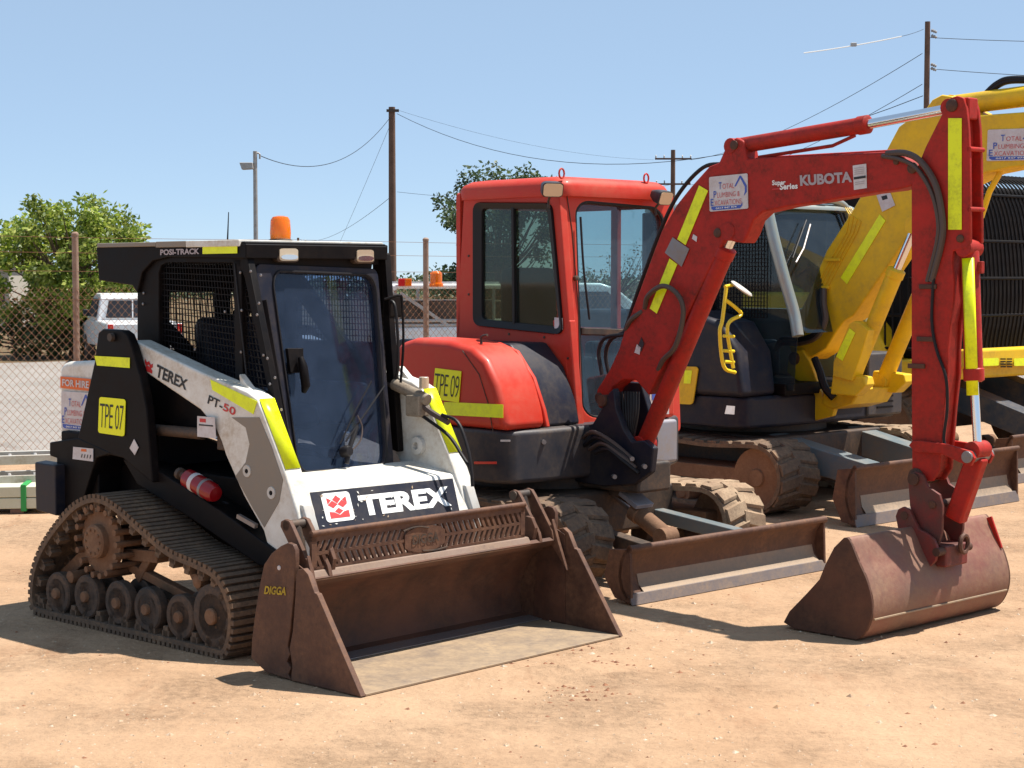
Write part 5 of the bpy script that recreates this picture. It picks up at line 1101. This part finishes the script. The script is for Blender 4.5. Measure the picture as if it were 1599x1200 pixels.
# ------------------------------------------------------------------ trees and shrubs
def foliage(center, clumps, leaf, seed, per=55, squash=.8):
    rn = random.Random(seed); mb = MB()
    for (cx_, cy_, cz_, r) in clumps:
        cc = Vector((cx_, cy_, cz_))
        for k in range(int(per*(r**2)*8)+12):
            d = Vector((rn.gauss(0, 1), rn.gauss(0, 1), rn.gauss(0, 1))).normalized()*r*rn.random()**.42; d.z *= squash
            p = cc+d; s = leaf*rn.uniform(.6, 1.35)
            a = Vector((rn.gauss(0, 1), rn.gauss(0, 1), rn.gauss(0, .7)-.35)).normalized(); b_ = a.cross(Vector((rn.gauss(0, 1), rn.gauss(0, 1), rn.gauss(0, 1)))).normalized()
            mb.add([p, p+a*s*.5+b_*s*.24, p+a*s, p+a*s*.5-b_*s*.24], [[0, 1, 2, 3]])
    return mb
def tree(name, label, px, d, z0, height, width, leafm, seed, leaf=.13, nclump=46, trunkr=.10, group=None, cut=None, shape=None, per=55, cat='tree'):
    base = at(px, 435, d); base.z = 0; t = root(name, label, cat, None, group, base); rn = random.Random(seed)
    tips = []
    for k in range(nclump):
        for _ in range(30):
            u, v, w_ = rn.uniform(-1, 1), rn.uniform(-1, 1), rn.uniform(0, 1)
            prof = (math.sin(math.pi*(w_*.86+.12)))**.6 if shape is None else shape(w_)
            if u*u+v*v < prof*prof and u*u+v*v > .12*rn.random(): break
        tips.append(Vector((u*width/2, v*width/2, z0+(height-z0)*w_)))
    cl = [(p.x, p.y, p.z, rn.uniform(.16, .34)*width/3.2+.06) for p in tips]
    tr = MB(); tr.tube(smoothpath([(0, 0, -.05), (.03, .02, z0*.6+.1), (-.04, .03, z0+(height-z0)*.35), (.02, 0, z0+(height-z0)*.6)], 4), [trunkr*(1-.8*i/12) for i in range(13)], 8)
    tr.build('trunk', M['bark'], t)
    br = MB()
    for p in tips:
        st_ = Vector((0, 0, z0*.7+min(p.z-z0, (height-z0)*.55)*.6)); mid_ = (st_+p)/2+Vector((rn.uniform(-.1, .1), rn.uniform(-.1, .1), -.05*width/3))
        br.tube([st_, mid_, p], [trunkr*.32, trunkr*.2, trunkr*.06], 5)
    br.build('limbs', M['bark'], t)
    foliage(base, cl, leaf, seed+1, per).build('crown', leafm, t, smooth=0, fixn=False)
    return t
tree('leafy_tree', 'bushy bright green tree behind the fence, left of the track loader', 112, 39, .6, 3.85, 3.3, M['leaf'], 21, .125, 96, .12, per=230)
tree('leafy_tree', 'dark straggly tree rising behind the red excavator cab', 782, 36, .9, 4.2, 2.95, M['leafgum'], 33, .105, 100, .09, per=170, shape=lambda w_: .55+.45*math.sin(w_*7)**2 if w_ < .9 else .4)
tree('bare_tree', 'thin dry brown tree seen through the red cab windscreen', 965, 46, .8, 3.1, 3.2, M['leafdry'], 41, .08, 40, .06, per=12)
tree('leafy_tree', 'green tree behind the barred cab cage at the far right', 1590, 52, .6, 4.5, 4.5, M['leafgum'], 51, .18, 56, .12, per=22)
tree('bare_tree', 'dry grey-green tree behind the yellow excavator cab', 1240, 60, .8, 3.2, 4.5, M['leafdry'], 61, .12, 36, .07, per=10)
for i, (px, d, h, wd, m_, lb) in enumerate(((20, 38.5, 1.35, 2.4, 'leafdark', 'low dark shrub at the far left behind the fence'), (75, 38.5, 1.15, 2.2, 'leafdark', 'low dark shrub beneath the bright green tree'), (128, 39.5, 1.3, 2.2, 'leafdark', 'low dark shrub right beside the white pickup'))):
    tree('shrub', lb, px, d, .1, h, wd, M[m_], 70+i, .13, 26, .05, group='shrubs behind the fence', per=60, cat='shrub')
M['drysoil'] = M['scrub']
# far tree line as one mass
tl = MB(); rn = random.Random(9)
for k in range(420):
    x = -75+150*k/420+rn.uniform(-.3, .3); y = 150+rn.uniform(-15, 25); h = rn.uniform(1.1, 2.2)
    if -.31 < x/y < -.12 : h *= .8
    for j in range(70):
        p = Vector((x+rn.gauss(0, 1.1), y+rn.gauss(0, .8), h*rn.random())); s = rn.uniform(.22, .5)
        a = Vector((rn.gauss(0, 1), rn.gauss(0, 1), rn.gauss(0, 1))).normalized(); b_ = a.orthogonal().normalized()
        tl.add([p, p+a*s*.5+b_*s*.3, p+a*s, p+a*s*.5-b_*s*.3], [[0, 1, 2, 3]])
tl.build('distant_scrub', M['leafgum'], smooth=0, kind='stuff', fixn=False)

# ------------------------------------------------------------------ utility poles and lines
def pole(px, ytop, d, r, label, arms=(), m_='wood', name='utility_pole'):
    base = at(px, 435, d); base.z = 0; H = HCAM+(HOR-ytop)/FPX*d; t = root(name, label, 'utility pole' if name == 'utility_pole' else 'lamp post', None, 'utility poles behind the yard' if name == 'utility_pole' else None, base)
    MB().lathe((0, 0, 0), (0, 0, 1), [(r*1.25, 0), (r, H), (0, H+.01)], 14).build('pole', M[m_], t)
    for (y, hw, ang) in arms:
        z = HCAM+(HOR-y)/FPX*d; c_, s_ = math.cos(ang), math.sin(ang)
        ar = MB().beam((-hw*c_, -hw*s_-.15, z), (hw*c_, hw*s_-.15, z), .09, .11).build('crossarm', M[m_], t)
        for u in (-.95, -.5, .5, .95): MB().lathe((hw*c_*u, hw*s_*u-.15, z+.05), (0, 0, 1), [(.02, 0), (.055, .05), (.03, .09), (.05, .14), (0, .2)], 8).build('insulator', M['galv'], ar)
    return base, H
PA, HA = pole(613, 170, 86, .16, 'tall plain timber pole standing between the loader and the red cab')
PB_, HB = pole(1443, 39, 57, .085, 'tallest dark timber pole, behind the yellow boom')
PC, HC = pole(1050, 236, 112, .14, 'timber pole with two crossarms above the red boom', ((250, 1.15, .0), (289, 1.1, .0)))
PD, HD = pole(466, 372, 200, .13, 'tiny far-off pole just right of the amber beacon', ((378, .9, 0),))
PE, HE = pole(400, 238, 60, .07, 'slim steel lamp post with square floodlight, behind the loader roof', (), 'galv', 'lamp_post')
lp = [o for o in COL.objects if o.name.startswith('lamp_post')][0]
def zz(y, d): return HCAM+(HOR-y)/FPX*d
MB().tube([(0, 0, zz(258, 60)), (-.2, -.1, zz(258, 60))], .03, 6).build('lamp_arm', M['galv'], lp)
MB().ext([(-.50, -.25, zz(256, 60)), (-.06, -.25, zz(256, 60)), (-.04, -.25, zz(266, 60)), (-.42, -.25, zz(267, 60))], (0, .3, 0)).build('floodlight', M['galv'], lp, .02)
MB().tube([(.0, 0, zz(241, 60)), (.12, 0, zz(241, 60)), (.16, 0, zz(243, 60)), (.16, 0, zz(250, 60))], .03, 6).build('bracket', M['galv'], lp)
pb_ = [o for o in COL.objects if o.name.startswith('utility_pole')]
for y in (52, 60, 104, 110):
    o = [q for q in pb_ if abs(q.location.x-PB_.x) < .1][0]
    MB().lathe((.12, 0, zz(y, 57)), (1, 0, -.4), [(.03, 0), (.06, .04), (.03, .07), (.06, .11), (.03, .14), (.05, .18), (0, .2)], 8).build('insulator', M['galv'], o)
pa_ = [q for q in pb_ if abs(q.location.x-PA.x) < .1][0]
MB().box((-.25, -.2, HA-.25), (.35, -.1, HA-.12)).build('bracket', M['blacksteel'], pa_)
def line(p, q, sag, r, label, m_='hose'):
    p, q = Vector(p), Vector(q); c = (p+q)/2; mb = MB()
    r *= .62; mb.tube([p.lerp(q, k/24)-Vector((0, 0, 4*sag*(k/24)*(1-k/24))) for k in range(25)], r, 5)
    tag(mb.build('power_line', M[m_], None), label, 'power line', 'overhead power lines')
A_ = lambda x, y, d: at(x, y, d)
line(A_(405, 243, 60), A_(609, 184, 86), 1.15, .022, 'sagging cable from the lamp post to the plain timber pole')
line(A_(620, 178, 86), A_(1441, 150, 57), 2.3, .020, 'long shallow cable from the plain timber pole to the tallest pole')
line(A_(468, 374, 200), A_(610, 308, 86), .9, .02, 'cable climbing from the tiny far pole to the plain timber pole')
line(A_(609, 196, 86), A_(512, 420, 120), .1, .014, 'steep stay wire on the left of the plain timber pole')
line(A_(620, 300, 86), A_(1046, 289, 112), .6, .014, 'faint low cable right of the plain timber pole')
line(A_(1452, 59, 57), A_(1760, 66, 57), .05, .016, 'upper cable running right from the tallest pole')
line(A_(1456, 108, 57), A_(1760, 124, 57), .05, .016, 'lower cable running right from the tallest pole')
line(A_(1440, 84, 57), A_(1079, 250, 112), .6, .018, 'upper cable from the tallest pole down to the crossarm pole')
line(A_(1440, 132, 57), A_(1079, 289, 112), .6, .018, 'lower cable from the tallest pole down to the crossarm pole')
line(A_(1021, 250, 112), A_(620, 172, 86), .5, .010, 'thin upper cable between the crossarm pole and the plain timber pole')
line(A_(1255, 83, 50), A_(1408, 57, 50), .03, .028, 'short bright glinting cable left of the tallest pole', 'inkwhite')  # glint on the wire painted in: this span is simply drawn white
line(A_(1408, 57, 50), A_(1442, 46, 57), .02, .012, 'thin wire joining the glinting cable to the tallest pole')
v = A_(1333, 70, 50); tag(MB().box((v.x-.08, v.y-.05, v.z-.05), (v.x+.08, v.y+.05, v.z+.05)).build('cable_joint', M['galv'], None, .01), 'small grey joint box on the bright glinting cable', 'joint box')
ant = at(355, 384, 45); tag(MB().tube([(ant.x, ant.y, 0), (ant.x, ant.y, ant.z), (ant.x+.04, ant.y, ant.z+.85)], [.03, .025, .012], 6).build('antenna', M['hose'], None), 'thin whip antenna rising above the loader roof', 'antenna')

# ------------------------------------------------------------------ pickups behind the fence
M['utewhite'] = mat('white_pickup_paint', (.70, .70, .70), .3, 0, (.45, .38, .3), .15, 2, coat=.3)
def pickup(name, label, loc, rz, tray=True):
    t = root(name, label, 'pickup truck', None, None, loc, rz)
    W2 = .86
    secs = []
    prof = [(-2.5, .45), (-2.5, 1.02), (-.35, 1.05), (1.35, 1.05), (2.35, .92), (2.48, .8), (2.48, .42)]
    MB().az(prof, -W2, W2).build('body', M['utewhite'], t, .06, 4)
    cabp = [(-.45, 1.03), (-.38, 1.58), (-.15, 1.68), (.75, 1.68), (1.0, 1.6), (1.65, 1.05)]
    a = [(x, -W2+.03+(z-1.03)*.18, z) for x, z in cabp]; b_ = [(x, W2-.03-(z-1.03)*.18, z) for x, z in cabp]
    c = MB().loft([a, b_]).build('cab', M['utewhite'], t, .04, 3)
    MB().bz([(-.62, 1.10), (.62, 1.10), (.55, 1.52), (-.55, 1.52)], -.47, -.425).build('rear_window', M['seat'], c, .02)
    MB().box((-.475, -.015, 1.1), (-.468, .015, 1.52)).build('window_bar', M['utewhite'], c)
    for s in (-1, 1):
        MB().ext([(-.25, s*(W2-.02), 1.12), (1.25, s*(W2-.02), 1.12), (.85, s*(W2-.10), 1.55), (-.2, s*(W2-.10), 1.55)], (0, s*.012, 0)).build('side_window', M['seat'], c)
        MB().box((1.0, s*(W2+.02)-.08, 1.12), (1.1, s*(W2+.1)+.02, 1.28)).build('mirror', M['seat'], c, .02)
        for x in (-1.6, 1.6):
            wh = MB().lathe((x, s*(W2+.01), .34), (0, -s, 0), [(.2, 0), (.32, 0), (.34, .03), (.34, .2), (.1, .22)], 24).build('wheel', M['rubber'], t)
            MB().lathe((x, s*(W2+.015), .34), (0, -s, 0), [(0, .0), (.06, 0), (.08, .03), (.19, .02), (.2, .06)], 20).build('rim', M['galv'], wh)
        MB().box((-2.53, s*(W2-.08)-.06, .78), (-2.45, s*(W2-.08)+.06, 1.0)).build('tail_light', M['redlens'], t, .01)
    MB().box((-2.515, -.68, .62), (-2.49, .68, 1.0)).build('tailgate', M['utewhite'], t, .01)
    MB().box((-2.62, -.8, .42), (-2.48, .8, .56)).build('bumper', M['galv'], t, .02)
    return t
b0 = at(226, 435, 34.5); b0.z = 0
pickup('white_pickup', 'white pickup parked behind the fence beside the bright green tree, seen from behind', (b0.x-.73, b0.y+2.0, 0), R(110)).scale = (.86, .86, .86)
b1 = at(840, 435, 27.5); t2 = pickup('work_pickup', 'white pickup with ladder rack and amber beacons between loader and red cab', (b1.x+.1, b1.y, 0), R(8))
rk_ = MB()
zt_ = 1.63
for s in (-1, 1):
    pts = [(-2.45, s*.82, .95), (-2.45, s*.82, zt_-.12), (-2.38, s*.82, zt_-.02), (-2.25, s*.82, zt_), (-.8, s*.82, zt_)]
    MB().tube(smoothpath(pts, 4), .04, 10).build('rack_rail', M['utewhite'], t2)
    for x in (-1.9, -.9): MB().cyl((x, s*.82, 1.0), (x, s*.82, zt_), .025, 8).build('rack_post', M['galv'], t2)
    MB().beam((-2.3, s*.82, zt_-.1), (-1.6, s*.82, 1.05), .04, .05).build('rack_brace', M['galv'], t2)
    for z_ in (1.05, 1.12): MB().cyl((-2.45, s*.82, z_), (-.5, s*.82, z_), .025, 8).build('side_rail', M['galv'], t2)
for x in (-2.2, -1.5, -.85): MB().cyl((x, -.82, zt_+.02), (x, .82, zt_+.02), .03, 8).build('rack_bar', M['utewhite'], t2)
for k in range(5): MB().box((-2.4, -.7+k*.3, zt_+.04), (-.8, -.66+k*.3, zt_+.07)).build('rack_slat', M['utewhite'], t2)
MB().box((-2.3, -.72, 1.03), (-.7, .72, 1.42)).build('toolbox', M['blacksteel'], t2, .03)
inv = lambda p: (Matrix.Rotation(-R(8), 3, 'Z') @ (p-t2.location))
p = inv(at(681, 446, 26.3)); MB().lathe((p.x, p.y, p.z-.02), (0, 0, 1), [(.11, 0), (.11, .05), (.09, .06), (.09, .20), (.06, .23), (0, .235)], 20).build('beacon', M['amber'], t2)
p = inv(at(632, 446, 26.3)); MB().box((p.x-.10, p.y-.05, p.z-.01), (p.x+.0, p.y+.05, p.z+.10)).build('beacon', M['redlens'], t2, .01); MB().box((p.x+.0, p.y-.05, p.z-.01), (p.x+.10, p.y+.05, p.z+.10)).build('beacon', M['amber'], t2, .01)
MB().box((-2.53, -.84, .80), (-2.47, -.2, .92)).build('reflective_strip', M['lime'], t2, .005)

# ------------------------------------------------------------------ rails and planks left behind the loader
gb0 = ground(0, 806); gv = ground(130, 806)
RD = Vector((.80, .60, 0)).normalized()
def rail_frame(label, z, off, m_, ln0=-1.6, ln1=2.0, wd=.34):
    t = root('steel_roller_frame', label, 'roller frame', None, 'stacked steel frames', gb0+Vector((-.2, off, z)), math.atan2(.30, .95))
    for b_ in (0, wd): MB().box((ln0, b_-.02, 0), (ln1, b_+.02, .07)).build('rail', m_, t, .004)
    x = ln0+.08
    while x < ln1: MB().cyl((x, .02, .04), (x, wd-.02, .04), .016, 8).build('roller', M['galv'], t); x += .19
    return t
M['palesteel'] = mat('pale_steel', (.5, .48, .44), .5, .3, (.35, .25, .15), .3, 6)
rail_frame('upper steel roller frame stacked behind the loader, left edge', .34, .32, M['palesteel'])
rail_frame('lower steel roller frame stacked behind the loader, left edge', .19, .30, M['palesteel'])
tb = root('timber_bundle', 'pale timber planks bundled with a green strap on the dirt behind the loader', 'timber bundle', None, None, gb0+Vector((-.2, .06, 0)), math.atan2(.12, .95))
for j in range(3):
    for k in range(2): MB().box((-1.6, .13*j, .04+.085*k), (.55, .13*j+.12, .04+.085*k+.08)).build('plank', M['palewood'], tb, .006)
for x in (.35,): MB().box((x-.02, -.008, .02), (x+.02, .39, .22)).build('strap', M['green'], tb, .004)
for x in (-1.2, .30): MB().box((x-.05, 0, 0), (x+.05, .38, .038)).build('bearer', M['wood'], tb, .004)

# ------------------------------------------------------------------ house at the far left
M['houseroof'] = mat('grey_roof_sheet', (.22, .21, .20), .6); M['housewall'] = mat('cream_wall', (.40, .36, .30), .8)
hb = at(-30, 435, 60); hs = root('shed', 'low grey roofed shed at the far left beyond the tree', 'shed', None, None, (hb.x, hb.y, 0))
MB().box((-3, 0, 0), (.95, 5, 2.2)).build('wall', M['housewall'], hs); MB().ext([(-3.2, -.3, 2.2), (-3.2, 2.5, 3.3), (-3.2, 5.3, 2.2)], (4.3, 0, 0)).build('roof', M['houseroof'], hs)
MB().box((.2, -.02, .9), (.8, -.0, 1.7)).build('window', M['seat'], hs)
